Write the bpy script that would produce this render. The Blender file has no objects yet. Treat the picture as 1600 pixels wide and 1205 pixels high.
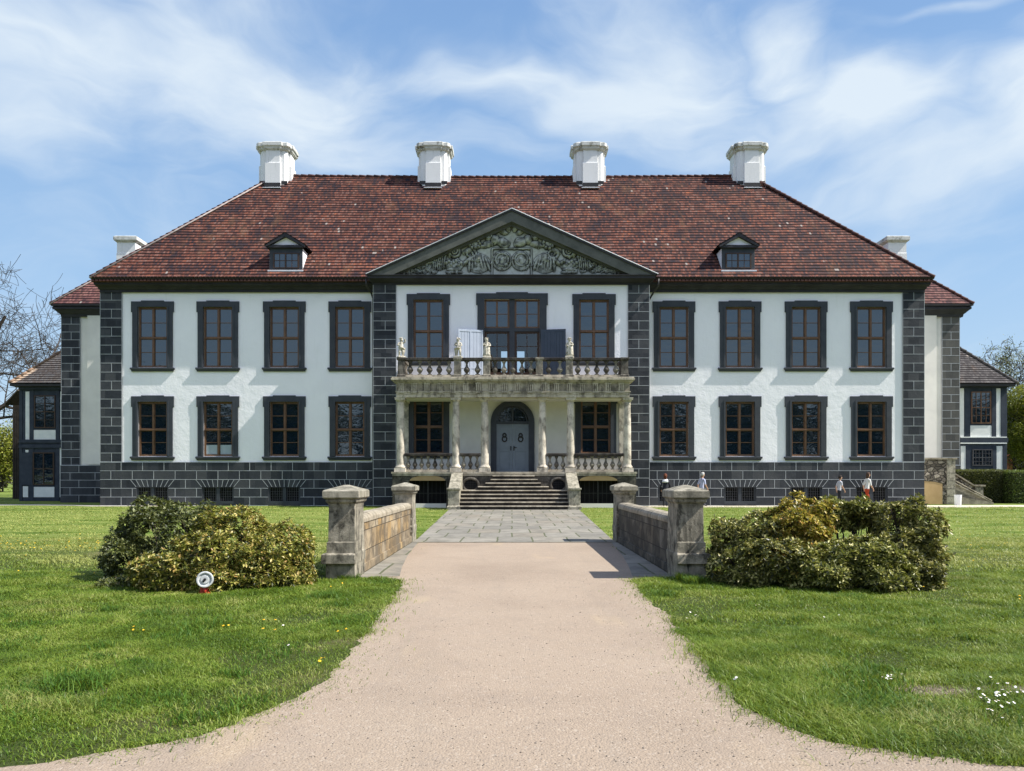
import bpy, math, random
import numpy as np
from mathutils import Vector, Matrix, noise as mnoise

R = math.radians
EYE, FPX, CX, HY = 1.5, 1200.0, 800.0, 747.5
SC = bpy.context.scene

# ------------------------------------------------------------------ camera
cam_d = bpy.data.cameras.new("camera")
cam = bpy.data.objects.new("camera", cam_d)
SC.collection.objects.link(cam)
cam.location = (0, 0, EYE)
cam.rotation_euler = (R(90), 0, 0)
cam_d.sensor_width = 36.0
cam_d.lens = 27.0
cam_d.shift_y = 145.0 / 1600.0
cam_d.clip_start = 0.1
cam_d.clip_end = 3000
SC.camera = cam

# ------------------------------------------------------------------ sun, exposure
SUNV = Vector((0.88, -0.142, 1.0)).normalized()
sun_d = bpy.data.lights.new("sun", 'SUN')
sun = bpy.data.objects.new("sun", sun_d)
SC.collection.objects.link(sun)
sun.rotation_euler = SUNV.to_track_quat('Z', 'Y').to_euler()
sun_d.energy = 5.0
sun_d.angle = R(0.53)
sun_d.color = (1.0, 0.95, 0.87)
SC.view_settings.view_transform = 'Standard'
SC.view_settings.look = 'None'
SC.view_settings.gamma = 1.0
SC.view_settings.exposure = 0.8
SC.view_settings.use_curve_mapping = False

# ------------------------------------------------------------------ world
W = bpy.data.worlds.new("World")
SC.world = W
W.use_nodes = True
nt = W.node_tree
nt.nodes.clear()


class NB:
    """small node-building helper"""
    def __init__(s, tree):
        s.t = tree; s.n = tree.nodes; s.l = tree.links

    def new(s, typ, **kw):
        n = s.n.new(typ)
        for k, v in kw.items():
            setattr(n, k, v)
        return n

    def put(s, sock, v):
        if v is None:
            return
        if hasattr(v, 'is_linked') or isinstance(v, bpy.types.NodeSocket):
            s.l.new(v, sock)
        else:
            if sock.type == 'RGBA' and len(v) == 3:
                v = (*v, 1)
            sock.default_value = v

    def math(s, op, a, b=None, c=None, clamp=False):
        n = s.new('ShaderNodeMath', operation=op, use_clamp=clamp)
        for i, v in enumerate((a, b, c)):
            s.put(n.inputs[i], v)
        return n.outputs[0]

    def vmath(s, op, a, b=None):
        n = s.new('ShaderNodeVectorMath', operation=op)
        s.put(n.inputs[0], a)
        s.put(n.inputs[1], b)
        return n.outputs['Value'] if op in ('LENGTH', 'DOT_PRODUCT', 'DISTANCE') else n.outputs[0]

    def noise(s, vec, scale, detail=3, rough=0.55, dist=0.0, out='Fac'):
        n = s.new('ShaderNodeTexNoise')
        if vec is not None:
            s.put(n.inputs['Vector'], vec)
        n.inputs['Scale'].default_value = scale
        n.inputs['Detail'].default_value = detail
        n.inputs['Roughness'].default_value = rough
        n.inputs['Distortion'].default_value = dist
        return n.outputs[out]

    def ramp(s, f, pts, interp='LINEAR'):
        n = s.new('ShaderNodeValToRGB')
        n.color_ramp.interpolation = interp
        e = n.color_ramp.elements
        while len(e) < len(pts):
            e.new(0.5)
        for i, (p, c) in enumerate(pts):
            e[i].position = p
            e[i].color = (*c, 1) if len(c) == 3 else c
        s.put(n.inputs[0], f)
        return n.outputs[0]

    def mr(s, v, a, b, c=0.0, d=1.0, smooth=True):
        n = s.new('ShaderNodeMapRange')
        n.interpolation_type = 'SMOOTHSTEP' if smooth else 'LINEAR'
        s.put(n.inputs[0], v)
        for i, q in enumerate((a, b, c, d)):
            n.inputs[i + 1].default_value = q
        return n.outputs[0]

    def mix(s, f, a, b, typ='MIX'):
        n = s.new('ShaderNodeMix', data_type='RGBA', blend_type=typ)
        s.put(n.inputs[0], f)
        s.put(n.inputs[6], a)
        s.put(n.inputs[7], b)
        return n.outputs[2]


b = NB(nt)
sky = b.new('ShaderNodeTexSky', sky_type='NISHITA')
sky.sun_disc = False
sky.sun_elevation = math.asin(SUNV.z)
sky.sun_rotation = math.atan2(SUNV.x, SUNV.y)
sky.altitude = 100
sky.air_density = 1.15
sky.dust_density = 0.9
sky.ozone_density = 1.8
tc = b.new('ShaderNodeTexCoord')
D = tc.outputs['Generated']
warp = b.noise(b.vmath('MULTIPLY', D, (2.2, 2.2, 4.2)), 1.6, 3, 0.5, 0.0, 'Color')
warp = b.vmath('MULTIPLY', b.vmath('SUBTRACT', warp, (0.5, 0.5, 0.5)), (0.22, 0.22, 0.20))
DW = b.vmath('ADD', D, warp)
# soft cloud banks, each a direction in the sky: (azimuth, height, width, height extent, weight)
banks = [(-0.60, 0.53, 0.34, 0.12, 0.95), (-0.38, 0.49, 0.34, 0.12, 1.0), (-0.20, 0.43, 0.26, 0.075, 0.75), (-0.02, 0.42, 0.26, 0.06, 0.6),
         (0.00, 0.52, 0.15, 0.055, 0.85), (0.14, 0.50, 0.19, 0.10, 1.0), (0.37, 0.56, 0.08, 0.07, 0.85), (0.33, 0.48, 0.16, 0.05, 0.5),
         (0.20, 0.41, 0.26, 0.05, 0.6), (0.45, 0.48, 0.16, 0.09, 0.95), (0.56, 0.41, 0.20, 0.10, 0.9), (0.66, 0.46, 0.14, 0.12, 0.95), (0.40, 0.35, 0.15, 0.04, 0.6),
         (0.62, 0.625, 0.16, 0.016, 0.6), (-0.68, 0.58, 0.14, 0.06, 0.6), (-0.18, 0.60, 0.10, 0.05, 0.25), (-1.4, 0.6, 0.5, 0.2, 0.6), (1.5, 0.5, 0.5, 0.2, 0.6)]
tot = None
for (u, v, su, sv, wgt) in banks:
    c = Vector((u, 1.0, v)) if abs(u) < 1 else Vector((u, 0.2, v))
    k = c.length
    c = c / k
    d = b.vmath('SUBTRACT', DW, tuple(c))
    d = b.vmath('MULTIPLY', d, (k / su / 1.25, 1.5, k / sv / 1.25))
    m = b.mr(b.vmath('LENGTH', d), 1.25, 0.0, 0.0, wgt)
    tot = m if tot is None else b.math('MAXIMUM', tot, m)
fine = b.noise(b.vmath('MULTIPLY', DW, (1.0, 1.0, 2.4)), 4.2, 8, 0.55, 0.15)
wisp = b.noise(b.vmath('MULTIPLY', DW, (2.0, 1.0, 6.5)), 2.4, 8, 0.58, 0.25)
dens = b.mr(b.math('ADD', tot, b.math('MULTIPLY', b.math('SUBTRACT', fine, 0.5), 1.5)), 0.22, 1.15, 0.0, 1.0)
dens = b.math('ADD', dens, b.math('MULTIPLY', b.mr(wisp, 0.42, 0.78), 0.30), clamp=True)
dens = b.math('MULTIPLY', dens, 0.92)
sep = b.new('ShaderNodeSeparateXYZ')
b.put(sep.inputs[0], D)
grad = b.ramp(sep.outputs[2], [(0.0, (0.48, 0.64, 0.80)), (0.22, (0.34, 0.53, 0.78)), (0.42, (0.25, 0.43, 0.72)), (0.8, (0.11, 0.24, 0.55))])
grad = b.mix(1.0, grad, (6.0, 6.0, 6.0), 'MULTIPLY')
base = b.mix(0.86, sky.outputs[0], grad)
col = b.mix(dens, base, (4.3, 4.85, 5.35))
# bright unseen cloud added behind the camera to light the shaded facade
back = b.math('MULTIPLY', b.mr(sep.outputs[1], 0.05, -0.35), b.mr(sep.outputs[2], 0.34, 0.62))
back_fill = b.mr(b.noise(DW, 2.6, 7, 0.55), 0.33, 0.60, 0.45, 1.0)
col = b.mix(b.math('MULTIPLY', back, back_fill), col, (6.1, 6.5, 8.2))
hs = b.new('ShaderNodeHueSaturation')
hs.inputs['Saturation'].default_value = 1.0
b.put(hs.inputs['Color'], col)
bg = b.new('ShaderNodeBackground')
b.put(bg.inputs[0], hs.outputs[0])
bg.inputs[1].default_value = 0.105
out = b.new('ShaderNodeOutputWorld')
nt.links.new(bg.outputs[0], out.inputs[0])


# ------------------------------------------------------------------ materials
def mat(name, rough=0.8, spec=0.3, metallic=0.0):
    m = bpy.data.materials.new(name)
    m.use_nodes = True
    t = m.node_tree
    t.nodes.clear()
    nb = NB(t)
    o = nb.new('ShaderNodeOutputMaterial')
    p = nb.new('ShaderNodeBsdfPrincipled')
    p.inputs['Roughness'].default_value = rough
    p.inputs['Specular IOR Level'].default_value = spec
    p.inputs['Metallic'].default_value = metallic
    t.links.new(p.outputs[0], o.inputs[0])
    nb.p = p
    nb.m = m
    nb.pos = nb.new('ShaderNodeNewGeometry').outputs['Position']
    return nb


def bump(nb, h, strength=0.3, dist=0.02):
    n = nb.new('ShaderNodeBump')
    n.inputs['Strength'].default_value = strength
    n.inputs['Distance'].default_value = dist
    nb.put(n.inputs['Height'], h)
    nb.l.new(n.outputs[0], nb.p.inputs['Normal'])


def simple(name, c1, c2, scale=3.0, rough=0.8, bmp=0.2, bscale=None, spec=0.3, c3=None, dist=0.01, stretch=None, lo=0.3, hi=0.7, metallic=0.0):
    nb = mat(name, rough, spec, metallic)
    v = nb.pos if stretch is None else nb.vmath('MULTIPLY', nb.pos, stretch)
    f = nb.noise(v, scale, 6, 0.62, 0.3)
    pts = [(lo, c1), (hi, c2)] if c3 is None else [(lo, c1), ((lo + hi) / 2, c2), (hi, c3)]
    nb.put(nb.p.inputs['Base Color'], nb.ramp(f, pts))
    if bmp:
        bump(nb, nb.noise(nb.pos, bscale or scale * 8, 5, 0.65), bmp, dist)
    return nb.m


# white lime plaster
nb = mat("white_plaster", 0.9, 0.2)
big = nb.noise(nb.pos, 0.5, 5, 0.6, 0.4)
col_ = nb.ramp(big, [(0.3, (0.82, 0.815, 0.85)), (0.7, (0.88, 0.875, 0.90))])
streak = nb.noise(nb.vmath('MULTIPLY', nb.pos, (3.0, 3.0, 0.35)), 1.6, 5, 0.65)
fine_s = nb.noise(nb.vmath('MULTIPLY', nb.pos, (7.0, 7.0, 0.3)), 1.4, 5, 0.7)
col_ = nb.mix(nb.mr(fine_s, 0.58, 0.78, 0, 0.25), col_, (0.60, 0.61, 0.61))
col_ = nb.mix(nb.mr(streak, 0.55, 0.8, 0, 0.30), col_, (0.70, 0.71, 0.70))
nb.put(nb.p.inputs['Base Color'], col_)
bump(nb, nb.math('ADD', nb.math('MULTIPLY', nb.noise(nb.pos, 2.2, 5, 0.6), 2.5), nb.noise(nb.pos, 11, 5, 0.6)), 0.42, 0.02)
PLASTER = nb.m
PLASTER_W = simple("pavilion_plaster", (0.62, 0.60, 0.56), (0.74, 0.715, 0.66), 0.8, 0.9, 0.15, 6)
CREAM = simple("cream_plaster", (0.58, 0.565, 0.51), (0.68, 0.665, 0.61), 0.9, 0.9, 0.15, 6)
CHIM = simple("chimney_plaster", (0.50, 0.50, 0.48), (0.72, 0.72, 0.71), 1.6, 0.85, 0.15, 8, stretch=(3, 3, 0.4), lo=0.28, hi=0.46, c3=(0.75, 0.75, 0.74))
CHIMCAP = simple("chimney_cap_stone", (0.15, 0.15, 0.13), (0.48, 0.48, 0.44), 2.2, 0.9, 0.4, 14, lo=0.34, hi=0.52, c3=(0.60, 0.60, 0.57))
JOINT = simple("white_joint", (0.30, 0.32, 0.34), (0.46, 0.48, 0.50), 3, 0.9, 0.0)


def ashlar(name, a, bb, c):
    nb = mat(name, 0.72, 0.35)
    f = nb.noise(nb.pos, 1.3, 6, 0.65, 0.5)
    g = nb.noise(nb.pos, 14, 5, 0.7)
    sp = nb.new('ShaderNodeSeparateXYZ'); nb.put(sp.inputs[0], nb.pos)
    cb = nb.new('ShaderNodeCombineXYZ')
    rw = nb.math('FLOOR', nb.math('DIVIDE', sp.outputs[2], 0.482))
    nb.put(cb.inputs[1], rw)
    nb.put(cb.inputs[0], nb.math('FLOOR', nb.math('ADD', nb.math('DIVIDE', sp.outputs[0], 0.585), nb.math('MULTIPLY', rw, 0.5))))
    wn = nb.new('ShaderNodeTexWhiteNoise', noise_dimensions='2D'); nb.put(wn.inputs['Vector'], cb.outputs[0])
    fv = nb.math('ADD', nb.math('MULTIPLY', f, 0.60), nb.math('MULTIPLY', wn.outputs['Value'], 0.46))
    colr = nb.ramp(fv, [(0.3, a), (0.5, bb), (0.75, c)])
    colr = nb.mix(nb.mr(g, 0.35, 0.75, 0.0, 0.5), colr, bb)
    st_ = nb.noise(nb.vmath('MULTIPLY', nb.pos, (4.0, 4.0, 0.5)), 1.5, 6, 0.7)
    colr = nb.mix(nb.mr(st_, 0.55, 0.75, 0.0, 0.35), colr, tuple(min(1, v * 1.5) for v in c))
    nb.put(nb.p.inputs['Base Color'], colr)
    bump(nb, nb.math('ADD', nb.noise(nb.pos, 5, 6, 0.7), nb.math('MULTIPLY', nb.noise(nb.pos, 24, 4, 0.7), 0.4)), 0.55, 0.03)
    return nb.m


DARK = ashlar("dark_ashlar", (0.012, 0.015, 0.021), (0.026, 0.030, 0.038), (0.055, 0.058, 0.064))
DARK_R = ashlar("dark_ashlar_weathered", (0.040, 0.041, 0.040), (0.060, 0.060, 0.056), (0.085, 0.083, 0.075))
SURR = simple("window_surround_stone", (0.026, 0.032, 0.042), (0.044, 0.050, 0.060), 2.0, 0.65, 0.15, 12, 0.4)
CORN = simple("dark_cornice_stone", (0.020, 0.020, 0.026), (0.038, 0.038, 0.045), 1.6, 0.7, 0.2, 10)
PEDI = simple("pediment_stone", (0.055, 0.060, 0.053), (0.090, 0.095, 0.083), 1.5, 0.75, 0.3, 10, c3=(0.115, 0.120, 0.105))
WOODF = simple("brown_window_wood", (0.095, 0.050, 0.026), (0.17, 0.088, 0.046), 3, 0.45, 0.1, 20, 0.4)
WOODD = simple("dark_window_wood", (0.035, 0.018, 0.010), (0.06, 0.03, 0.016), 3, 0.5, 0.1, 20, 0.4)
FLASH = simple("pale_lead_flashing", (0.55, 0.58, 0.62), (0.72, 0.75, 0.78), 2, 0.5, 0.1, 10)
METAL = simple("black_iron", (0.008, 0.008, 0.009), (0.02, 0.02, 0.02), 3, 0.5, 0.1, 20, 0.4)
GUTTER = simple("dark_gutter", (0.012, 0.012, 0.013), (0.03, 0.026, 0.024), 3, 0.5, 0.1, 20, 0.4)
SHUT_L = simple("pale_shutter_paint", (0.40, 0.45, 0.53), (0.47, 0.52, 0.60), 2, 0.5, 0.05, 20, 0.4)
SHUT_D = simple("blue_grey_shutter_paint", (0.035, 0.050, 0.075), (0.05, 0.065, 0.095), 2, 0.5, 0.05, 20, 0.4)
DOORP = simple("blue_grey_door_paint", (0.15, 0.18, 0.21), (0.19, 0.225, 0.255), 2, 0.45, 0.05, 20, 0.4)
TIMBER = simple("blue_black_timber", (0.018, 0.026, 0.042), (0.040, 0.050, 0.068), 2.5, 0.7, 0.3, 14)
PANELW = simple("white_panel_plaster", (0.60, 0.63, 0.62), (0.76, 0.77, 0.74), 2.0, 0.9, 0.2, 10)
BLACK = simple("dark_interior", (0.004, 0.004, 0.005), (0.01, 0.01, 0.011), 2, 0.9, 0)
BLIND = simple("pale_blind", (0.30, 0.37, 0.40), (0.36, 0.42, 0.45), 2, 0.3, 0)


def glass(name, tint, wob):
    nb = mat(name, 0.03, 0.6)
    nb.p.inputs['Base Color'].default_value = (*tint, 1)
    nb.p.inputs['IOR'].default_value = 1.95
    f = nb.noise(nb.vmath('MULTIPLY', nb.pos, (1.2, 1.0, 2.5)), 1.4, 2, 0.5)
    bump(nb, f, 0.10, 0.05 * wob)
    return nb.m


GLASS = glass("window_glass", (0.006, 0.014, 0.024), 1.1)
nb = mat("clear_glass", 0.02, 0.5)
tr = nb.new('ShaderNodeBsdfTransparent')
tr.inputs[0].default_value = (0.75, 0.8, 0.82, 1)
gl = nb.new('ShaderNodeBsdfGlossy')
gl.inputs['Roughness'].default_value = 0.03
mx = nb.new('ShaderNodeMixShader')
mx.inputs[0].default_value = 0.12
nb.l.new(tr.outputs[0], mx.inputs[1]); nb.l.new(gl.outputs[0], mx.inputs[2])
nb.l.new(mx.outputs[0], nb.n['Material Output'].inputs[0])
CLEAR = nb.m


def stone(name, pale, mid, dark, rough=0.85, blotch=0.5, scale=1.8, bmp=0.5, vert=0.45):
    """weathered sandstone: pale stone with lichen blotches and streaks"""
    nb = mat(name, rough, 0.25)
    f = nb.noise(nb.pos, scale, 7, 0.68, 0.5)
    s = nb.noise(nb.vmath('MULTIPLY', nb.pos, (3.0, 3.0, vert)), 2.2, 6, 0.65, 0.4)
    g = nb.noise(nb.pos, scale * 9, 5, 0.7)
    c = nb.ramp(f, [(0.32, dark), (0.47, mid), (0.62, pale)])
    c = nb.mix(nb.mr(s, 0.50, 0.68, 0.0, blotch), c, dark)
    c = nb.mix(nb.mr(g, 0.35, 0.7, 0.35, 0.0), c, mid)
    cr = nb.noise(nb.vmath('MULTIPLY', nb.pos, (1.0, 1.0, 0.6)), scale * 2.3, 5, 0.60, 0.2)
    c = nb.mix(nb.mr(cr, 0.50, 0.66, 0.0, 0.3 + 0.7 * blotch), c, tuple(v * 0.8 for v in dark))
    nb.put(nb.p.inputs['Base Color'], c)
    bump(nb, nb.math('ADD', g, nb.noise(nb.pos, scale * 30, 4, 0.7)), bmp, 0.012)
    return nb.m


STONE_COL = stone("weathered_column_stone", (0.70, 0.64, 0.54), (0.50, 0.45, 0.37), (0.11, 0.10, 0.085), blotch=0.5, scale=1.3)
STONE_ENT = stone("weathered_entablature_stone", (0.56, 0.50, 0.40), (0.42, 0.375, 0.29), (0.12, 0.105, 0.085), blotch=0.55, scale=1.5)
STONE_FR = stone("frieze_shade_stone", (0.38, 0.33, 0.25), (0.24, 0.21, 0.16), (0.08, 0.07, 0.055), blotch=0.6, scale=1.5)  # darker backing puts the shade of the triglyph grooves into the colour
STONE_BAL = stone("blackened_baluster_stone", (0.20, 0.18, 0.15), (0.085, 0.075, 0.062), (0.02, 0.018, 0.016), blotch=0.7, scale=1.6)
STONE_BAL2 = stone("grey_baluster_stone", (0.36, 0.33, 0.27), (0.16, 0.145, 0.115), (0.05, 0.045, 0.04), blotch=0.5, scale=2.0)
STONE_RAIL = stone("black_crust_rail_stone", (0.09, 0.082, 0.07), (0.035, 0.03, 0.027), (0.012, 0.011, 0.010), blotch=0.6, scale=1.5)
STONE_POD = stone("podium_stone", (0.17, 0.155, 0.13), (0.07, 0.062, 0.052), (0.018, 0.017, 0.016), blotch=0.6, scale=1.3)
STONE_STEP = stone("step_stone", (0.50, 0.45, 0.36), (0.34, 0.30, 0.235), (0.13, 0.115, 0.095), blotch=0.3, scale=1.6)
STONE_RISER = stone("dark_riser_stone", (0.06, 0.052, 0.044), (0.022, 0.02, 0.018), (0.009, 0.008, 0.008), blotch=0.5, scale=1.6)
STONE_POST = stone("post_stone", (0.42, 0.38, 0.30), (0.24, 0.22, 0.17), (0.045, 0.042, 0.033), blotch=0.8, scale=3.4, bmp=1.0)
STONE_CAP = stone("post_cap_stone", (0.42, 0.39, 0.31), (0.27, 0.25, 0.195), (0.08, 0.076, 0.058), blotch=0.45, scale=3.6, bmp=1.0)
STATUE = stone("statue_stone", (0.66, 0.62, 0.53), (0.50, 0.465, 0.385), (0.17, 0.155, 0.125), blotch=0.45, scale=5)
nb = mat("rubble_stone", 0.9, 0.2)
_v = nb.vmath('MULTIPLY', nb.pos, (1.0, 1.0, 1.5))
_a = nb.new('ShaderNodeTexVoronoi'); nb.put(_a.inputs['Vector'], _v); _a.inputs['Scale'].default_value = 3.2
_e = nb.new('ShaderNodeTexVoronoi', feature='DISTANCE_TO_EDGE'); nb.put(_e.inputs['Vector'], _v); _e.inputs['Scale'].default_value = 3.2
_s = nb.new('ShaderNodeSeparateColor'); nb.put(_s.inputs[0], _a.outputs['Color'])
_c = nb.ramp(_s.outputs[0], [(0.0, (0.09, 0.078, 0.062)), (0.5, (0.23, 0.195, 0.155)), (1.0, (0.42, 0.37, 0.30))])
_c = nb.mix(nb.mr(nb.noise(nb.pos, 6, 6, 0.7), 0.4, 0.65, 0.5, 0.0), _c, (0.06, 0.052, 0.043))
_c = nb.mix(nb.mr(_e.outputs['Distance'], 0.02, 0.10, 1.0, 0.0), _c, (0.035, 0.031, 0.026))
nb.put(nb.p.inputs['Base Color'], _c)
bump(nb, nb.math('ADD', nb.mr(_e.outputs['Distance'], 0.0, 0.15), nb.math('MULTIPLY', nb.noise(nb.pos, 20, 5, 0.7), 0.4)), 0.8, 0.03)
RUBBLE = nb.m
OCHRE = simple("ochre_plaster", (0.34, 0.23, 0.11), (0.44, 0.31, 0.16), 1.5, 0.9, 0.2, 8)


def blockstone(name, pale, mid, dark, ochre, axis='y', bw=0.42, rh=0.33):
    """dressed stone blocks: brick pattern in (along, up), each block its own tone"""
    nb = mat(name, 0.88, 0.2)
    sp = nb.new('ShaderNodeSeparateXYZ')
    nb.put(sp.inputs[0], nb.pos)
    cb = nb.new('ShaderNodeCombineXYZ')
    nb.put(cb.inputs[0], sp.outputs[1 if axis == 'y' else 0])
    nb.put(cb.inputs[1], sp.outputs[2])
    bt = nb.new('ShaderNodeTexBrick')
    nb.put(bt.inputs['Vector'], cb.outputs[0])
    bt.inputs['Scale'].default_value = 1.0
    bt.inputs['Brick Width'].default_value = bw
    bt.inputs['Row Height'].default_value = rh
    bt.inputs['Mortar Size'].default_value = 0.008
    bt.inputs['Mortar Smooth'].default_value = 0.3
    bt.inputs['Color1'].default_value = (0, 0, 0, 1)
    bt.inputs['Color2'].default_value = (1, 1, 1, 1)
    bt.inputs['Mortar'].default_value = (0.5, 0.5, 0.5, 1)
    f = nb.noise(nb.pos, 2.6, 6, 0.68, 0.5)
    t1 = nb.ramp(bt.outputs['Color'], [(0.0, mid), (0.35, pale), (0.65, ochre), (1.0, mid)])
    c = nb.mix(nb.mr(f, 0.42, 0.62, 0.75, 0.0), t1, dark)
    g = nb.noise(nb.vmath('MULTIPLY', nb.pos, (4, 4, 0.6)), 2.0, 6, 0.66)
    c = nb.mix(nb.mr(g, 0.52, 0.7, 0, 0.6), c, dark)
    c = nb.mix(bt.outputs['Fac'], c, tuple(x * 0.8 for x in dark))
    nb.put(nb.p.inputs['Base Color'], c)
    h = nb.math('SUBTRACT', nb.noise(nb.pos, 22, 5, 0.7), nb.math('MULTIPLY', bt.outputs['Fac'], 2.0))
    bump(nb, h, 0.6, 0.012)
    return nb.m


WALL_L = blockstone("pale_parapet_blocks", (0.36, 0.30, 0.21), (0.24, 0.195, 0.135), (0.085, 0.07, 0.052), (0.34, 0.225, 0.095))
WALL_R = blockstone("shaded_parapet_blocks", (0.18, 0.165, 0.135), (0.11, 0.10, 0.08), (0.04, 0.037, 0.032), (0.14, 0.12, 0.09))  # same blocks as the left wall, with the shade put into darker colours
COPE = stone("coping_stone", (0.37, 0.33, 0.26), (0.27, 0.235, 0.175), (0.11, 0.10, 0.075), blotch=0.25, scale=2.6)
STAIRBLK = blockstone("stair_blocks", (0.34, 0.30, 0.24), (0.25, 0.22, 0.17), (0.10, 0.09, 0.07), (0.30, 0.24, 0.16), 'x', 0.9, 0.5)


def tiles(name, pal, patch=0.35, gap=0.30):
    """roof tiles; uv = (tile number along the course, course number + height within it)"""
    nb = mat(name, 0.85, 0.15)
    uv = nb.new('ShaderNodeUVMap').outputs[0]
    sp = nb.new('ShaderNodeSeparateXYZ')
    nb.put(sp.inputs[0], uv)
    row = nb.math('FLOOR', sp.outputs[1])
    fr = nb.math('FRACT', sp.outputs[1])
    u = nb.math('ADD', sp.outputs[0], nb.math('MULTIPLY', nb.math('MODULO', row, 2.0), 0.5))
    fu = nb.math('FRACT', u)
    cb = nb.new('ShaderNodeCombineXYZ')
    nb.put(cb.inputs[0], nb.math('FLOOR', u))
    nb.put(cb.inputs[1], row)
    wn = nb.new('ShaderNodeTexWhiteNoise', noise_dimensions='2D')
    nb.put(wn.inputs['Vector'], cb.outputs[0])
    big = nb.noise(nb.vmath('MULTIPLY', nb.pos, (0.8, 1.0, 1.3)), 0.8, 4, 0.7, 0.8)
    sel = nb.math('ADD', nb.math('MULTIPLY', wn.outputs['Value'], 1 - patch), nb.math('MULTIPLY', nb.mr(big, 0.30, 0.70), patch))
    c = nb.ramp(sel, pal)
    big2 = nb.noise(nb.pos, 0.28, 4, 0.6, 0.5)
    c = nb.mix(nb.mr(big2, 0.4, 0.7, 0.0, 0.30), c, nb.vmath("MULTIPLY", c, (0.45, 0.45, 0.55)))
    wn2 = nb.new('ShaderNodeTexWhiteNoise', noise_dimensions='2D')
    nb.put(wn2.inputs['Vector'], nb.vmath('ADD', cb.outputs[0], (31.7, 11.3, 0)))
    big3 = nb.noise(nb.pos, 0.5, 3, 0.6)
    thr = nb.mr(big3, 0.45, 0.70, 0.9998, 0.982)
    c = nb.mix(nb.math('GREATER_THAN', wn2.outputs['Value'], thr), c, (0.36, 0.31, 0.27))
    g1 = nb.mr(fr, 0.0, gap, 1.0, 0.0)  # gap and shadow line between courses, painted into the tile colour
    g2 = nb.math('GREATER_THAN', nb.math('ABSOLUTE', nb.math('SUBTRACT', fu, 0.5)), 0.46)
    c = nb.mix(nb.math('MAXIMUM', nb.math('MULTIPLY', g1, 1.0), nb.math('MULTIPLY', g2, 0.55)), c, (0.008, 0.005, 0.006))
    fn = nb.noise(nb.pos, 9, 5, 0.75)
    c = nb.mix(nb.mr(fn, 0.40, 0.70, 0.5, 0.0), c, nb.vmath('MULTIPLY', c, (0.35, 0.35, 0.4)))
    ms = nb.noise(nb.vmath('MULTIPLY', nb.pos, (1.6, 1.0, 0.4)), 0.7, 5, 0.7)
    c = nb.mix(nb.mr(ms, 0.52, 0.72, 0.0, 0.35), c, (0.15, 0.085, 0.045))
    nb.put(nb.p.inputs['Base Color'], c)
    bump(nb, nb.noise(nb.pos, 6, 4, 0.6), 0.3, 0.03)
    return nb.m


RED = [(0.0, (0.036, 0.028, 0.034)), (0.22, (0.055, 0.036, 0.040)), (0.38, (0.085, 0.042, 0.035)), (0.55, (0.135, 0.055, 0.040)),
       (0.66, (0.22, 0.076, 0.046)), (0.76, (0.215, 0.125, 0.10)), (0.84, (0.165, 0.068, 0.050)), (1.0, (0.38, 0.130, 0.060))]
TILE = tiles("red_roof_tiles", RED, 0.52, 0.44)
TILE_RR = tiles("dull_red_roof_tiles", [(0.0, (0.04, 0.028, 0.034)), (0.3, (0.11, 0.055, 0.055)), (0.6, (0.19, 0.085, 0.075)), (0.85, (0.26, 0.13, 0.11)), (1.0, (0.20, 0.10, 0.09))], 0.4, 0.36)
TILE_BR = tiles("brown_roof_tiles", [(0.0, (0.44, 0.30, 0.20)), (0.4, (0.62, 0.45, 0.31)), (0.75, (0.72, 0.57, 0.42)), (1.0, (0.54, 0.41, 0.29))], 0.3, 0.30)
TILE_GR = tiles("grey_roof_slates", [(0.0, (0.045, 0.042, 0.043)), (0.4, (0.085, 0.078, 0.078)), (0.75, (0.14, 0.13, 0.125)), (1.0, (0.20, 0.19, 0.18))], 0.35, 0.34)
RIDGE = simple("ridge_tile", (0.035, 0.018, 0.018), (0.11, 0.042, 0.032), 1.2, 0.7, 0.2, 8)
MORTAR = simple("pale_hip_mortar", (0.22, 0.18, 0.17), (0.42, 0.38, 0.36), 2, 0.9, 0.2, 8)

# relief
nb = mat("relief_stone", 0.85, 0.25)
f = nb.noise(nb.pos, 2.4, 6, 0.7, 0.6)
c = nb.ramp(f, [(0.3, (0.33, 0.34, 0.29)), (0.5, (0.47, 0.50, 0.45)), (0.7, (0.58, 0.62, 0.58))])
ao = nb.new('ShaderNodeAttribute', attribute_name="shade_dirt")
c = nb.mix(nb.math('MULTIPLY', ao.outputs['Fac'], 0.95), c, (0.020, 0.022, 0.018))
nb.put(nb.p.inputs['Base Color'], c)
bump(nb, nb.noise(nb.pos, 16, 5, 0.7), 0.5, 0.02)
RELIEF = nb.m

# ground
nb = mat("lawn_soil", 0.95, 0.1)
sx = nb.new('ShaderNodeSeparateXYZ'); nb.put(sx.inputs[0], nb.pos)
far = nb.mr(sx.outputs[1], 13.0, 22.0)
f = nb.noise(nb.pos, 0.55, 6, 0.65, 0.6)
f2 = nb.noise(nb.vmath('MULTIPLY', nb.pos, (0.12, 0.45, 1)), 0.8, 6, 0.7, 2.2)
f3 = nb.noise(nb.vmath('MULTIPLY', nb.pos, (1.0, 0.5, 1)), 16, 5, 0.75)
near_c = nb.ramp(f, [(0.3, (0.040, 0.062, 0.014)), (0.55, (0.060, 0.075, 0.022)), (0.68, (0.15, 0.13, 0.065)), (0.8, (0.22, 0.19, 0.12))])
far_c = nb.ramp(f2, [(0.30, (0.055, 0.10, 0.015)), (0.42, (0.13, 0.19, 0.030)), (0.52, (0.25, 0.29, 0.075)), (0.60, (0.11, 0.17, 0.028)), (0.72, (0.22, 0.26, 0.06))])
far_c = nb.mix(nb.mr(f3, 0.35, 0.7, 0.5, 0.0), far_c, (0.045, 0.085, 0.014))
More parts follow.
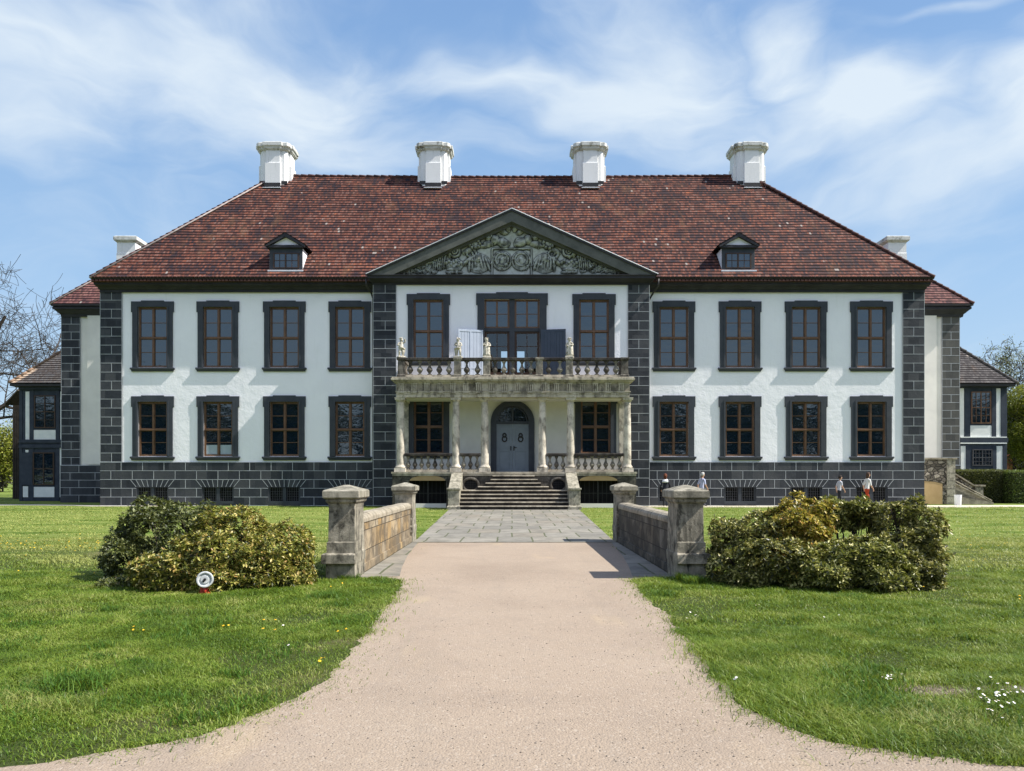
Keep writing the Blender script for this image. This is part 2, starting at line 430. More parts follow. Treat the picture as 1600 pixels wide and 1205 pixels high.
for (bx, by, ra, rb) in ((-3.04, 5.35, .24, .22), (2.98, 5.45, .34, .16), (3.62, 5.46, .26, .13)):
    dd_ = nb.vmath('LENGTH', nb.vmath('MULTIPLY', nb.vmath('SUBTRACT', nb.pos, (bx, by, 0)), (1 / ra, 1 / rb, 0)))
    dd_ = nb.math('ADD', dd_, nb.math('MULTIPLY', nb.math('SUBTRACT', nb.noise(nb.pos, 5.0, 6, 0.75), 0.5), 2.6))
    near_c = nb.mix(nb.mr(dd_, 0.55, 1.35, 1.0, 0.0), near_c, nb.ramp(nb.noise(nb.pos, 60, 4, 0.7), [(0.35, (0.10, 0.085, 0.055)), (0.65, (0.27, 0.225, 0.165))]))
c = nb.mix(far, near_c, far_c)
nb.put(nb.p.inputs['Base Color'], c)
bump(nb, nb.noise(nb.pos, 30, 5, 0.7), 0.8, 0.05)
LAWN = nb.m

nb = mat("gravel", 0.95, 0.15)
f = nb.noise(nb.pos, 0.45, 5, 0.6, 0.5)
vo = nb.new('ShaderNodeTexVoronoi'); nb.put(vo.inputs['Vector'], nb.pos); vo.inputs['Scale'].default_value = 70
vo2 = nb.new('ShaderNodeTexVoronoi'); nb.put(vo2.inputs['Vector'], nb.pos); vo2.inputs['Scale'].default_value = 48
g = nb.noise(nb.pos, 34, 6, 0.8)
c = nb.ramp(f, [(0.3, (0.27, 0.213, 0.160)), (0.5, (0.32, 0.255, 0.192)), (0.7, (0.345, 0.278, 0.21))])
spx = nb.new('ShaderNodeSeparateColor'); nb.put(spx.inputs[0], vo.outputs['Color'])
c = nb.mix(nb.mr(spx.outputs[0], 0.0, 1.0, 0.35, 0.0, False), c, (0.20, 0.16, 0.13))
spy = nb.new('ShaderNodeSeparateColor'); nb.put(spy.inputs[0], vo2.outputs['Color'])
c = nb.mix(nb.math('MULTIPLY', nb.math('GREATER_THAN', spy.outputs[1], 0.93), nb.mr(vo2.outputs['Distance'], 0.18, 0.32, 0.75, 0.0)), c, (0.13, 0.115, 0.105))
c = nb.mix(nb.mr(spx.outputs[1], 0.85, 1.0, 0.0, 0.35), c, (0.48, 0.42, 0.35))
gs = nb.noise(nb.pos, 3.0, 6, 0.75)
c = nb.mix(nb.mr(gs, 0.48, 0.70, 0.0, 0.30), c, (0.24, 0.20, 0.165))
tr_n = nb.noise(nb.vmath('MULTIPLY', nb.pos, (2.6, 0.22, 1)), 0.8, 5, 0.6, 0.6)
c = nb.mix(nb.mr(tr_n, 0.50, 0.68, 0.0, 0.16), c, (0.22, 0.19, 0.155))
yl = nb.noise(nb.vmath('MULTIPLY', nb.pos, (1.3, 0.35, 1)), 1.1, 3, 0.5)
c = nb.mix(nb.mr(yl, 0.60, 0.78, 0.0, 0.4), c, (0.46, 0.36, 0.22))
nb.put(nb.p.inputs['Base Color'], c)
h = nb.math('ADD', nb.math('MULTIPLY', vo.outputs['Distance'], -0.8), g)
bump(nb, h, 0.7, 0.009)
GRAVEL = nb.m

nb = mat("flagstones", 0.85, 0.25)
bt = nb.new('ShaderNodeTexBrick')
wv = nb.vmath('MULTIPLY', nb.vmath('SUBTRACT', nb.noise(nb.pos, 0.9, 3, 0.5, 0, 'Color'), (0.5, 0.5, 0.5)), (0.10, 0.22, 0))
nb.put(bt.inputs['Vector'], nb.vmath('ADD', nb.pos, wv))
bt.offset = 0.42
bt.inputs['Scale'].default_value = 1.0
bt.inputs['Brick Width'].default_value = 0.86
bt.inputs['Row Height'].default_value = 1.5
bt.inputs['Mortar Size'].default_value = 0.022
bt.inputs['Color1'].default_value = (0, 0, 0, 1)
bt.inputs['Color2'].default_value = (1, 1, 1, 1)
c = nb.ramp(bt.outputs['Color'], [(0, (0.185, 0.175, 0.15)), (0.5, (0.26, 0.243, 0.205)), (1, (0.225, 0.20, 0.16))])
f = nb.noise(nb.pos, 2.0, 6, 0.7)
c = nb.mix(nb.mr(f, 0.38, 0.58, 0.65, 0.0), c, (0.125, 0.118, 0.10))
c = nb.mix(nb.math('MULTIPLY', bt.outputs['Fac'], 0.85), c, (0.075, 0.085, 0.040))
nb.put(nb.p.inputs['Base Color'], c)
bump(nb, nb.math('SUBTRACT', nb.noise(nb.pos, 18, 5, 0.7), nb.math('MULTIPLY', bt.outputs['Fac'], 1.5)), 0.5, 0.012)
FLAG = nb.m
SANDY = simple("pale_sandy_path", (0.42, 0.38, 0.30), (0.54, 0.49, 0.40), 2.0, 0.95, 0.5, 20)


def leafmat(name, cols, rough=0.5, trans=0.25, spec=0.4, patch=None, soil=0.0):
    """leaves or blades: each its own tone; thin, so some light passes through"""
    nb = mat(name, rough, spec)
    ri = nb.new('ShaderNodeNewGeometry').outputs['Random Per Island']
    n = len(cols)
    v = ri
    if patch:
        pn = nb.noise(nb.pos, patch[0], 4, 0.6, 0.5)
        v = nb.math('ADD', nb.math('MULTIPLY', ri, 1 - patch[1]), nb.math('MULTIPLY', nb.mr(pn, 0.32, 0.68), patch[1]))
    c = nb.ramp(v, [(i / (n - 1), cc) for i, cc in enumerate(cols)])
    if name == "grass_blades":
        # mown bands far off, straw-coloured worn patches near by
        sy = nb.new('ShaderNodeSeparateXYZ'); nb.put(sy.inputs[0], nb.pos)
        fb = nb.noise(nb.vmath('MULTIPLY', nb.pos, (0.12, 0.45, 1)), 0.8, 6, 0.7, 2.2)
        mown = nb.ramp(fb, [(0.30, (0.055, 0.115, 0.014)), (0.43, (0.15, 0.215, 0.034)), (0.52, (0.46, 0.46, 0.15)), (0.60, (0.13, 0.20, 0.032)), (0.70, (0.36, 0.38, 0.10))])
        c = nb.mix(nb.mr(nb.math('ADD', sy.outputs[1], nb.math('MULTIPLY', nb.math('SUBTRACT', nb.noise(nb.pos, 0.6, 3, 0.6), 0.5), 4.0)), 12.0, 14.2, 0.0, 0.85), c, mown)
        dry = nb.noise(nb.vmath('MULTIPLY', nb.pos, (0.7, 1.0, 1)), 0.7, 5, 0.65, 0.4)
        c = nb.mix(nb.math('MULTIPLY', nb.mr(dry, 0.52, 0.70, 0.0, 0.75), nb.mr(ri, 0.25, 0.5)), c, (0.34, 0.33, 0.12))
    nb.put(nb.p.inputs['Base Color'], c)
    tl = nb.new('ShaderNodeBsdfTranslucent')
    nb.put(tl.inputs[0], nb.mix(0.5, c, (0.30, 0.34, 0.03)))
    mx = nb.new('ShaderNodeMixShader')
    mx.inputs[0].default_value = trans
    nb.l.new(nb.p.outputs[0], mx.inputs[1]); nb.l.new(tl.outputs[0], mx.inputs[2])
    nb.l.new(mx.outputs[0], nb.n['Material Output'].inputs[0])
    return nb.m


GRASS_FAR = True
GRASSM = leafmat("grass_blades", [(0.030, 0.068, 0.007), (0.072, 0.138, 0.012), (0.14, 0.22, 0.022), (0.24, 0.31, 0.048), (0.42, 0.42, 0.15)], 0.45, 0.35, 0.3, (1.3, 0.45))
TUFTM = leafmat("tuft_blades", [(0.022, 0.068, 0.008), (0.045, 0.115, 0.012), (0.085, 0.18, 0.022), (0.13, 0.22, 0.035)], 0.55, 0.35, 0.2)
RH_GOLD = leafmat("golden_rhododendron_leaves", [(0.03, 0.035, 0.008), (0.12, 0.12, 0.020), (0.28, 0.25, 0.035), (0.50, 0.40, 0.055), (0.62, 0.48, 0.13), (0.40, 0.20, 0.05)], 0.42, 0.25, 0.4)
RH_DARK = leafmat("dark_rhododendron_leaves", [(0.018, 0.026, 0.010), (0.05, 0.065, 0.020), (0.10, 0.12, 0.038), (0.19, 0.20, 0.075)], 0.45, 0.15, 0.35)
RH_YEL = leafmat("yellow_rhododendron_leaves", [(0.02, 0.028, 0.008), (0.07, 0.085, 0.018), (0.17, 0.185, 0.032), (0.33, 0.32, 0.06), (0.50, 0.44, 0.14), (0.34, 0.20, 0.06)], 0.42, 0.22, 0.4)
RH_OLV = leafmat("olive_rhododendron_leaves", [(0.014, 0.020, 0.007), (0.06, 0.075, 0.020), (0.17, 0.185, 0.040), (0.36, 0.36, 0.10), (0.55, 0.50, 0.20)], 0.42, 0.2, 0.4)
RH_GRY = leafmat("grey_green_rhododendron_leaves", [(0.016, 0.020, 0.008), (0.06, 0.068, 0.021), (0.16, 0.165, 0.044), (0.36, 0.34, 0.10), (0.54, 0.48, 0.20)], 0.42, 0.16, 0.4)
HEDGEM = leafmat("hedge_leaves", [(0.035, 0.045, 0.016), (0.075, 0.088, 0.030), (0.12, 0.13, 0.045)], 0.5, 0.2)
HEDGEB = leafmat("bright_hedge_leaves", [(0.045, 0.075, 0.014), (0.085, 0.135, 0.024), (0.14, 0.20, 0.04)], 0.5, 0.2)
WILLOW = leafmat("yellow_green_leaves", [(0.09, 0.115, 0.015), (0.19, 0.21, 0.025), (0.30, 0.30, 0.045)], 0.5, 0.3)
PALE_L = leafmat("pale_spring_leaves", [(0.10, 0.115, 0.055), (0.21, 0.225, 0.12), (0.36, 0.37, 0.23)], 0.5, 0.3)
DARKTREE = leafmat("dark_evergreen_leaves", [(0.012, 0.020, 0.008), (0.025, 0.036, 0.012), (0.045, 0.055, 0.02)], 0.5, 0.15)
WOODS = leafmat("woodland_leaves", [(0.012, 0.016, 0.008), (0.022, 0.027, 0.011), (0.035, 0.038, 0.016)], 0.7, 0.1)
BARK = simple("bark", (0.045, 0.036, 0.028), (0.10, 0.082, 0.065), 3, 0.9, 0.6, 20)
BARK_D = simple("dark_bark", (0.018, 0.014, 0.011), (0.05, 0.040, 0.032), 3, 0.9, 0.6, 20)

# ------------------------------------------------------------------ object helpers
ORG = {}


def wo(o):
    return ORG.get(o.name, Vector((0, 0, 0)))


def props(o, label=None, cat=None, group=None, kind=None):
    if label: o['label'] = label
    if cat: o['category'] = cat
    if group: o['group'] = group
    if kind: o['kind'] = kind
    return o


def thing(name, loc, label, cat, group=None):
    o = bpy.data.objects.new(name, None)
    SC.collection.objects.link(o)
    o.location = loc
    o.empty_display_size = 0.3
    ORG[o.name] = Vector(loc)
    return props(o, label, cat, group)


class MB:
    def __init__(s):
        s.v = []; s.f = []; s.m = []; s.uv = {}

    def poly(s, pts, m=0, uv=None):
        i = len(s.v)
        s.v.extend([tuple(p) for p in pts])
        s.f.append(tuple(range(i, i + len(pts))))
        s.m.append(m)
        if uv: s.uv[len(s.f) - 1] = uv

    def box(s, x0, x1, y0, y1, z0, z1, m=0):
        i = len(s.v)
        s.v += [(x0, y0, z0), (x1, y0, z0), (x1, y1, z0), (x0, y1, z0), (x0, y0, z1), (x1, y0, z1), (x1, y1, z1), (x0, y1, z1)]
        for q in ((0, 3, 2, 1), (4, 5, 6, 7), (0, 1, 5, 4), (1, 2, 6, 5), (2, 3, 7, 6), (3, 0, 4, 7)):
            s.f.append(tuple(i + k for k in q)); s.m.append(m)

    def rings(s, rings, m=0, cap0=True, cap1=True):
        """list of rings with equal point counts, joined in order"""
        i = len(s.v); n = len(rings[0])
        for r in rings: s.v += [tuple(p) for p in r]
        for k in range(len(rings) - 1):
            a = i + k * n; c = a + n
            for j in range(n):
                j2 = (j + 1) % n
                s.f.append((a + j, a + j2, c + j2, c + j)); s.m.append(m)
        if cap0:
            s.f.append(tuple(i + j for j in range(n))[::-1]); s.m.append(m)
        if cap1:
            a = i + (len(rings) - 1) * n
            s.f.append(tuple(a + j for j in range(n))); s.m.append(m)

    def rect_rings(s, levels, m=0, cap0=True, cap1=True):
        s.rings([[(x0, y0, z), (x1, y0, z), (x1, y1, z), (x0, y1, z)] for (x0, x1, y0, y1, z) in levels], m, cap0, cap1)

    def lathe(s, cx, cy, prof, n=12, m=0):
        s.rings([[(cx + r * math.cos(2 * math.pi * k / n), cy + r * math.sin(2 * math.pi * k / n), z) for k in range(n)] for r, z in prof], m)

    def tube(s, p0, p1, r0, r1=None, n=6, m=0, caps=True):
        if r1 is None: r1 = r0
        p0 = Vector(p0); p1 = Vector(p1)
        d = (p1 - p0)
        if d.length < 1e-6: return
        d.normalize()
        a = d.orthogonal().normalized(); c = d.cross(a)
        rr = []
        for p, r in ((p0, r0), (p1, r1)):
            rr.append([p + a * (r * math.cos(2 * math.pi * k / n)) + c * (r * math.sin(2 * math.pi * k / n)) for k in range(n)])
        s.rings(rr, m, caps, caps)

    def path(s, pts, rad, n=6, m=0):
        rings = []
        P = [Vector(p) for p in pts]
        for i, p in enumerate(P):
            d = (P[min(i + 1, len(P) - 1)] - P[max(i - 1, 0)]).normalized()
            a = d.cross(Vector((0.13, 1, 0.07))).normalized(); c = d.cross(a)
            r = rad[i] if isinstance(rad, (list, tuple)) else rad
            rings.append([p + a * (r * math.cos(2 * math.pi * k / n)) + c * (r * math.sin(2 * math.pi * k / n)) for k in range(n)])
        s.rings(rings, m)

    def build(s, name, mats, parent=None, smooth=False, bevel=0.0, angle=None, local=False):
        me = bpy.data.meshes.new(name)
        off = Vector((0, 0, 0)) if (parent is None or local) else wo(parent)
        me.from_pydata([(v[0] - off.x, v[1] - off.y, v[2] - off.z) for v in s.v], [], s.f)
        if not isinstance(mats, (list, tuple)): mats = [mats]
        for q in mats: me.materials.append(q)
        me.polygons.foreach_set('material_index', s.m)
        if s.uv:
            l = me.uv_layers.new(name="UVMap")
            for fi, uvs in s.uv.items():
                p = me.polygons[fi]
                for k, li in enumerate(p.loop_indices): l.data[li].uv = uvs[k]
        if smooth:
            me.polygons.foreach_set('use_smooth', [True] * len(me.polygons))
        me.update()
        o = bpy.data.objects.new(name, me)
        SC.collection.objects.link(o)
        if smooth and angle is not None:
            try:
                me.set_sharp_from_angle(angle=angle)
            except Exception:
                pass
        if parent is not None: o.parent = parent
        ORG[o.name] = off
        if bevel:
            bv = o.modifiers.new("bevel", 'BEVEL')
            bv.width = bevel; bv.segments = 2; bv.limit_method = 'ANGLE'
        return o


def npmesh(name, V, F, mats, parent=None, attr=None, smooth=False, off=None, midx=None):
    """fast mesh from numpy arrays, all faces with the same corner count"""
    me = bpy.data.meshes.new(name)
    V = np.asarray(V, dtype=np.float32)
    F = np.asarray(F, dtype=np.int32)
    o_ = off if off is not None else (wo(parent) if parent is not None else Vector((0, 0, 0)))
    V = V - np.array([o_[0], o_[1], o_[2]], dtype=np.float32)
    me.vertices.add(len(V)); me.vertices.foreach_set('co', V.ravel())
    k = F.shape[1]
    me.loops.add(F.size); me.loops.foreach_set('vertex_index', F.ravel())
    me.polygons.add(len(F)); me.polygons.foreach_set('loop_start', np.arange(0, F.size, k, dtype=np.int32))
    me.polygons.foreach_set('loop_total', np.full(len(F), k, dtype=np.int32))
    if smooth: me.polygons.foreach_set('use_smooth', np.ones(len(F), dtype=bool))
    if not isinstance(mats, (list, tuple)): mats = [mats]
    for q in mats: me.materials.append(q)
    if midx is not None: me.polygons.foreach_set('material_index', np.asarray(midx, dtype=np.int32))
    me.update(calc_edges=True)
    if attr is not None:
        a = me.attributes.new(attr[0], 'FLOAT', 'POINT')
        a.data.foreach_set('value', np.asarray(attr[1], dtype=np.float32))
    o = bpy.data.objects.new(name, me)
    SC.collection.objects.link(o)
    if parent is not None: o.parent = parent
    ORG[o.name] = Vector(o_)
    return o


def copy_tree(o, parent=None, loc=None):
    c = o.copy()
    SC.collection.objects.link(c)
    if parent is not None: c.parent = parent
    if loc is not None: c.location = loc
    ORG[c.name] = wo(o)
    for ch in o.children: copy_tree(ch, c)
    return c


def X(px, Y): return (px - CX) / FPX * Y
def Z(py, Y): return EYE + (HY - py) / FPX * Y
def G(px, py):
    Y = EYE * FPX / (py - HY)
    return (X(px, Y), Y)


def wall(mb, x0, x1, z0, z1, y, ops, depth, m=0, mr=None):
    """front wall face with openings and their reveals"""
    mr = m if mr is None else mr
    xs = sorted({x0, x1, *[v for o in ops for v in o[:2]]})
    zs = sorted({z0, z1, *[v for o in ops for v in o[2:4]]})
    xs = [v for v in xs if x0 <= v <= x1]; zs = [v for v in zs if z0 <= v <= z1]
    for i in range(len(xs) - 1):
        for k in range(len(zs) - 1):
            cx = (xs[i] + xs[i + 1]) / 2; cz = (zs[k] + zs[k + 1]) / 2
            if any(o[0] < cx < o[1] and o[2] < cz < o[3] for o in ops): continue
            mb.poly([(xs[i], y, zs[k]), (xs[i + 1], y, zs[k]), (xs[i + 1], y, zs[k + 1]), (xs[i], y, zs[k + 1])], m)
    for (a, bb, c, d) in [o[:4] for o in ops]:
        mb.poly([(a, y, c), (a, y, d), (a, y + depth, d), (a, y + depth, c)], mr)
        mb.poly([(bb, y, c), (bb, y + depth, c), (bb, y + depth, d), (bb, y, d)], mr)
        mb.poly([(a, y, c), (a, y + depth, c), (bb, y + depth, c), (bb, y, c)], mr)
        mb.poly([(a, y, d), (bb, y, d), (bb, y + depth, d), (a, y + depth, d)], mr)


# ================================================================== GROUND
YM, YR, YP = 42.0, 41.15, 39.15

m = MB()
m.poly([(-600, -500, -0.004), (600, -500, -0.004), (600, 900, -0.004), (-600, 900, -0.004)])
props(m.build("lawn", LAWN), "green lawn around the palace", kind='structure')

# gravel path outline (from the photograph's ground line)
LEFT = [(650, 846), (630, 858), (600, 880), (568, 903), (632, 906), (622, 925), (601, 950), (580, 980), (556, 1010), (530, 1042), (496, 1068), (440, 1100),
        (385, 1125), (330, 1146), (262, 1160), (190, 1172), (110, 1185), (30, 1197), (-60, 1206)]
RIGHT = [(952, 846), (975, 858), (1010, 880), (1044, 902), (988, 905), (1003, 925), (1028, 950), (1055, 980), (1085, 1010), (1112, 1045), (1135, 1078), (1165, 1106),
         (1210, 1132), (1262, 1150), (1330, 1166), (1400, 1178), (1480, 1188), (1560, 1196), (1680, 1204)]
Lp = [G(*p) for p in LEFT]; Rp = [G(*p) for p in RIGHT]
Lp += [(-6, 3.4), (-14, 2.2), (-40, 1.0)]
Rp += [(6, 3.4), (14, 2.2), (40, 1.0)]


def dens_line(P, step=0.04):
    rs = []
    for i in range(len(P) - 1):
        a = Vector(P[i]); c = Vector(P[i + 1]); n = max(1, int((c - a).length / step))
        for k in range(n):
            q = a.lerp(c, k / n)
            d = (c - a).normalized(); nn = Vector((-d.y, d.x))
            w = mnoise.noise(Vector((q.x * 2.2, q.y * 2.2, 3.1))) * 0.09 + mnoise.noise(Vector((q.x * 7, q.y * 7, 9.1))) * 0.05 + mnoise.noise(Vector((q.x * 21, q.y * 21, 5.1))) * 0.03
            rs.append((q.x + nn.x * w, q.y + nn.y * w))
    rs.append(P[-1])
    return rs


Lp = dens_line(Lp); Rp = dens_line(Rp)
poly = Lp + [(-40, -30), (40, -30)] + Rp[::-1]
PATH = np.array(poly)
from mathutils.geometry import tessellate_polygon
tri = tessellate_polygon([[Vector((p[0], p[1], 0)) for p in poly]])
m = MB()
for t in tri:
    pts = [(poly[i][0], poly[i][1], 0.002) for i in t]
    a, c, d = [Vector(q) for q in pts]
    if (c - a).cross(d - a).z < 0: pts = pts[::-1]
    m.poly(pts)
props(m.build("gravel_path", GRAVEL), "pale pinkish gravel path leading to the palace", kind='structure')

# flagstones: forecourt in front of the steps and the two strips along the bridge parapets
PAV = [G(655, 846.5), G(640, 850), G(563, 903), G(566, 893), G(645, 841), G(655, 838), G(704, 797.6), G(902, 797.6), G(946, 838), G(962, 842), G(1046, 896), G(1050, 905), G(990, 904), G(968, 884), G(945, 848)]
FORE = [(-2.33, 17.9), (2.45, 17.9), (2.45, 19.0), (3.2, 36.6), (-3.0, 36.6), (-2.33, 19.0)]
STRL = [(-2.34, 11.55), (-1.72, 11.75), (-1.86, 13.0), (-2.03, 15.0), (-2.20, 18.0), (-2.34, 18.0)]
STRR = [(2.46, 11.55), (1.84, 11.75), (1.98, 13.0), (2.15, 15.0), (2.32, 18.0), (2.46, 18.0)][::-1]


def flat(name, P, z, mt):
    m = MB()
    m.poly([(p[0], p[1], z) for p in P])
    return m.build(name, mt)


props(flat("flagstone_paving", FORE, 0.010, FLAG), "grey flagstone forecourt before the steps", kind='structure')
props(flat("paving_strip", STRL, 0.006, FLAG), "flagstone strip beside the left bridge parapet", kind='structure')
props(flat("paving_strip", STRR, 0.006, FLAG), "flagstone strip beside the right bridge parapet", kind='structure')
props(flat("sandy_path", [(6.6, 39.7), (23.5, 39.6), (30, 41.0), (60, 40.0), (60, 42.2), (30, 43.0), (23, 42.6), (22, 42.1), (6.6, 42.1)], 0.004, SANDY), "pale sandy path along the palace wall", kind='structure')
props(flat("sandy_path", [(-90, 41.0), (-33, 41.2), (-27.5, 42.6), (-24, 42.0), (-22.5, 41.0), (-17.5, 41.2), (-17.0, 42.1), (-22.0, 42.2), (-27, 44.2), (-33, 43.8), (-90, 44)], 0.004, SANDY), "pale sandy path before the left wing", kind='structure')

# ================================================================== PALACE
pal = thing("palace", (0, YM, 0), "white and black baroque palace with red tiled roof, pediment and columned portico", "palace")

WX = [-19.64, -16.07, -12.44, -8.86, 8.85, 12.46, 16.07, 19.64]
UP = (7.57, 10.86); LO = (2.71, 5.68)
HW = 0.80
ZP = 2.39
XL, XR = -22.47, 22.5
mL = MB()
opsL = [(x - HW, x + HW, *UP) for x in WX if x < 0] + [(x - HW, x + HW, *LO) for x in WX if x < 0]
opsR = [(x - HW, x + HW, *UP) for x in WX if x > 0] + [(x - HW, x + HW, *LO) for x in WX if x > 0]
wall(mL, XL, -7.3, ZP - 0.05, 12.2, YM, opsL, 0.3)
wall(mL, 7.25, XR, ZP - 0.05, 12.2, YM, opsR, 0.3)
mL.poly([(XL, 57, 0), (XL, YM, 0), (XL, YM, 12.2), (XL, 57, 12.2)])
mL.poly([(XR, YM, 0), (XR, 57, 0), (XR, 57, 12.2), (XR, YM, 12.2)])
# back wall with the hall window open to the sky
wall(mL, XL, XR, 0, 12.2, 57.0, [(-1.2, 1.2, 7.0, 11.6)], 0.01)
# hall running through the building behind the balcony door
mL.box(-1.5, -1.45, YR + 0.35, 57, 6.6, 11.7, 1)
mL.box(1.45, 1.5, YR + 0.35, 57, 6.6, 11.7, 1)
mL.box(-1.45, 1.45, YR + 0.35, 57, 6.5, 6.62, 1)
mL.box(-1.45, 1.45, YR + 0.35, 57, 11.66, 11.76, 1)
# inner partition leaves two narrow doorways
mL.box(-1.45, -0.68, 48, 48.1, 6.62, 11.66, 1)
mL.box(0.78, 1.45, 48, 48.1, 6.62, 11.66, 1)
mL.box(-0.18, 0.32, 48, 48.1, 6.62, 11.66, 1)
mL.box(-0.68, 0.78, 48, 48.1, 9.45, 11.66, 1)
mL.build("wall", [PLASTER, BLACK], pal)

# central projecting bay
mC = MB()
opsC = [(-4.475 - HW, -4.475 + HW, UP[0] + .2, UP[1] + .2), (4.39 - HW, 4.39 + HW, UP[0] + .2, UP[1] + .2),
        (-1.475, 1.475, 6.66, 11.10),
        (-4.46 - HW, -4.46 + HW, LO[0] + .12, LO[1] + .08), (4.48 - HW, 4.48 + HW, LO[0] + .12, LO[1] + .08)]
wall(mC, -7.41, 7.33, 5.8, 12.4, YR, opsC[:3], 0.32)
wall(mC, -7.41, 7.33, 0, 5.8, YR, opsC[3:], 0.3, 1)
mC.poly([(-7.41, YM, 0), (-7.41, YR, 0), (-7.41, YR, 12.4), (-7.41, YM, 12.4)])
mC.poly([(7.33, YR, 0), (7.33, YM, 0), (7.33, YM, 12.4), (7.33, YR, 12.4)])
mC.build("bay_wall", [PLASTER, CREAM], pal)

# ---- ashlar with painted joints
JW = 0.0125


def joints_h(mb, x0, x1, y, z, gaps=()):
    segs = [(x0, x1)]
    for (a, c, z0, z1) in gaps:
        if z0 < z < z1:
            ns = []
            for s in segs:
                if a > s[0]: ns.append((s[0], min(a, s[1])))
                if c < s[1]: ns.append((max(c, s[0]), s[1]))
            segs = [q for q in ns if q[1] - q[0] > 0.01]
    for s in segs:
        mb.box(s[0], s[1], y - 0.006, y + 0.01, z - JW, z + JW, 1)


def joint_v(mb, x, y, z0, z1, gaps=()):
    for (a, c, g0, g1) in gaps:
        if a - 0.02 < x < c + 0.02 and not (z1 <= g0 + 0.02 or z0 >= g1 - 0.02): return
    mb.box(x - JW, x + JW, y - 0.005, y + 0.01, z0 + JW, z1 - JW, 1)


def quoin(name, x0, x1, yw, z0, z1, n, side, mt, proud=0.06, returns=0.6):
    mb = MB()
    yf = yw - proud
    xa, xb = (x0 - 0.02, x1) if side < 0 else (x0, x1 + 0.02)
    mb.box(xa, xb, yf, yw + returns, z0, z1, 0)
    h = (z1 - z0) / n
    xm = (x0 + x1) / 2
    for i in range(n + 1):
        z = z0 + i * h
        if i < n: joints_h(mb, xa, xb, yf, max(z, z0 + JW))
        if i < n and (n - 1 - i) % 2 == 0:
            joint_v(mb, xm + 0.02, yf, z, z + h)
    # pale edges where the paint stops against the plaster
    for e in (xa, xb):
        mb.box(e - 0.012, e + 0.012, yf - 0.003, yf + 0.01, z0, z1, 1)
    return mb.build(name, [mt, JOINT], pal)


quoin("quoin", XL, XL + 1.16, YM, ZP, 11.72, 19, -1, DARK)
quoin("quoin", XR - 1.16, XR, YM, ZP, 11.72, 19, 1, DARK)
quoin("quoin", -7.41, -6.2, YR, 0.03, 11.9, 24, -1, DARK)
quoin("quoin", 6.2, 7.33, YR, 0.03, 11.9, 24, 1, DARK)

BW = 0.86  # basement window half width


def plinth(name, x0, x1, y, z1, ws, first, mt, length=1.17, n=5):
    mb = MB()
    ops = [(x - BW, x + BW, 0.12, 1.0) for x in ws]
    wall(mb, x0, x1, 0.0, z1, y, ops, 0.25)
    mb.poly([(x0, y, z1), (x1, y, z1), (x1, y + 0.1, z1), (x0, y + 0.1, z1)])
    gaps = [(x - BW - 0.02, x + BW + 0.02, 0.0, 1.02) for x in ws] + [(x - 1.22, x + 1.22, 1.02, 1.42) for x in ws]
    h = z1 / n
    for i in range(n + 1):
        z = z1 - i * h
        joints_h(mb, x0, x1, y, max(z - JW, JW) if i in (0, n) else z, gaps)
        if i < n:
            x = x0 + length * (0.5 if i % 2 else 0.98)
            while x < x1 - 0.1:
                joint_v(mb, x, y, z - h, z, gaps)
                x += length
    for x in ws:      # fan of voussoirs over each basement window
        for k in range(9):
            t = (k - 4) / 4
            xa = x + t * 0.88; xb = x + t * 1.20
            za, zb = 1.03, 1.43
            d = Vector((xb - xa, zb - za)).normalized(); nx, nz = d.y * 0.013, -d.x * 0.013
            mb.poly([(xa - nx, y - 0.006, za - nz), (xa + nx, y - 0.006, za + nz), (xb + nx, y - 0.006, zb + nz), (xb - nx, y - 0.006, zb - nz)], 1)
    return mb.build(name, [mt, JOINT], pal)


YPL = YM - 0.065
plinth("plinth", XL - 0.02, -7.42, YPL, ZP, [x for x in WX if x < 0], 0, DARK)
plinth("plinth", 7.34, XR + 0.02, YPL, ZP, [x for x in WX if x > 0], 1, DARK)

# ---- basement windows
bw = MB()
bw.poly([(-BW, 0.24, 0.12), (BW, 0.24, 0.12), (BW, 0.24, 1.0), (-BW, 0.24, 1.0)], 1)
bw.box(-0.09, 0.09, 0.05, 0.2, 0.12, 1.0)
bw.box(-BW, BW, 0.0, 0.2, 0.12, 0.26); bw.box(-BW, -BW + 0.07, 0.05, 0.2, 0.26, 1.0); bw.box(BW - 0.07, BW, 0.05, 0.2, 0.26, 1.0)
bwo = bw.build("basement_window", [SURR, BLACK], pal, local=True)
bg_ = MB()
for s in (-1, 1):
    for k in range(6):
        x = s * (0.15 + k * 0.125)
        bg_.box(x - 0.009, x + 0.009, 0.08, 0.10, 0.26, 1.0)
    for k in range(5):
        z = 0.36 + k * 0.14
        bg_.box(min(s * 0.1, s * 0.79), max(s * 0.1, s * 0.79), 0.085, 0.10, z - 0.008, z + 0.008)
GRILLE = simple("grey_iron_grille", (0.045, 0.045, 0.05), (0.08, 0.08, 0.085), 3, 0.6, 0)
g_ = bg_.build("grille", GRILLE, bwo, local=True)
bwo.location = (WX[0], YPL - YM, 0)
for x in WX[1:]:
    copy_tree(bwo, pal, (x, YPL - YM, 0))


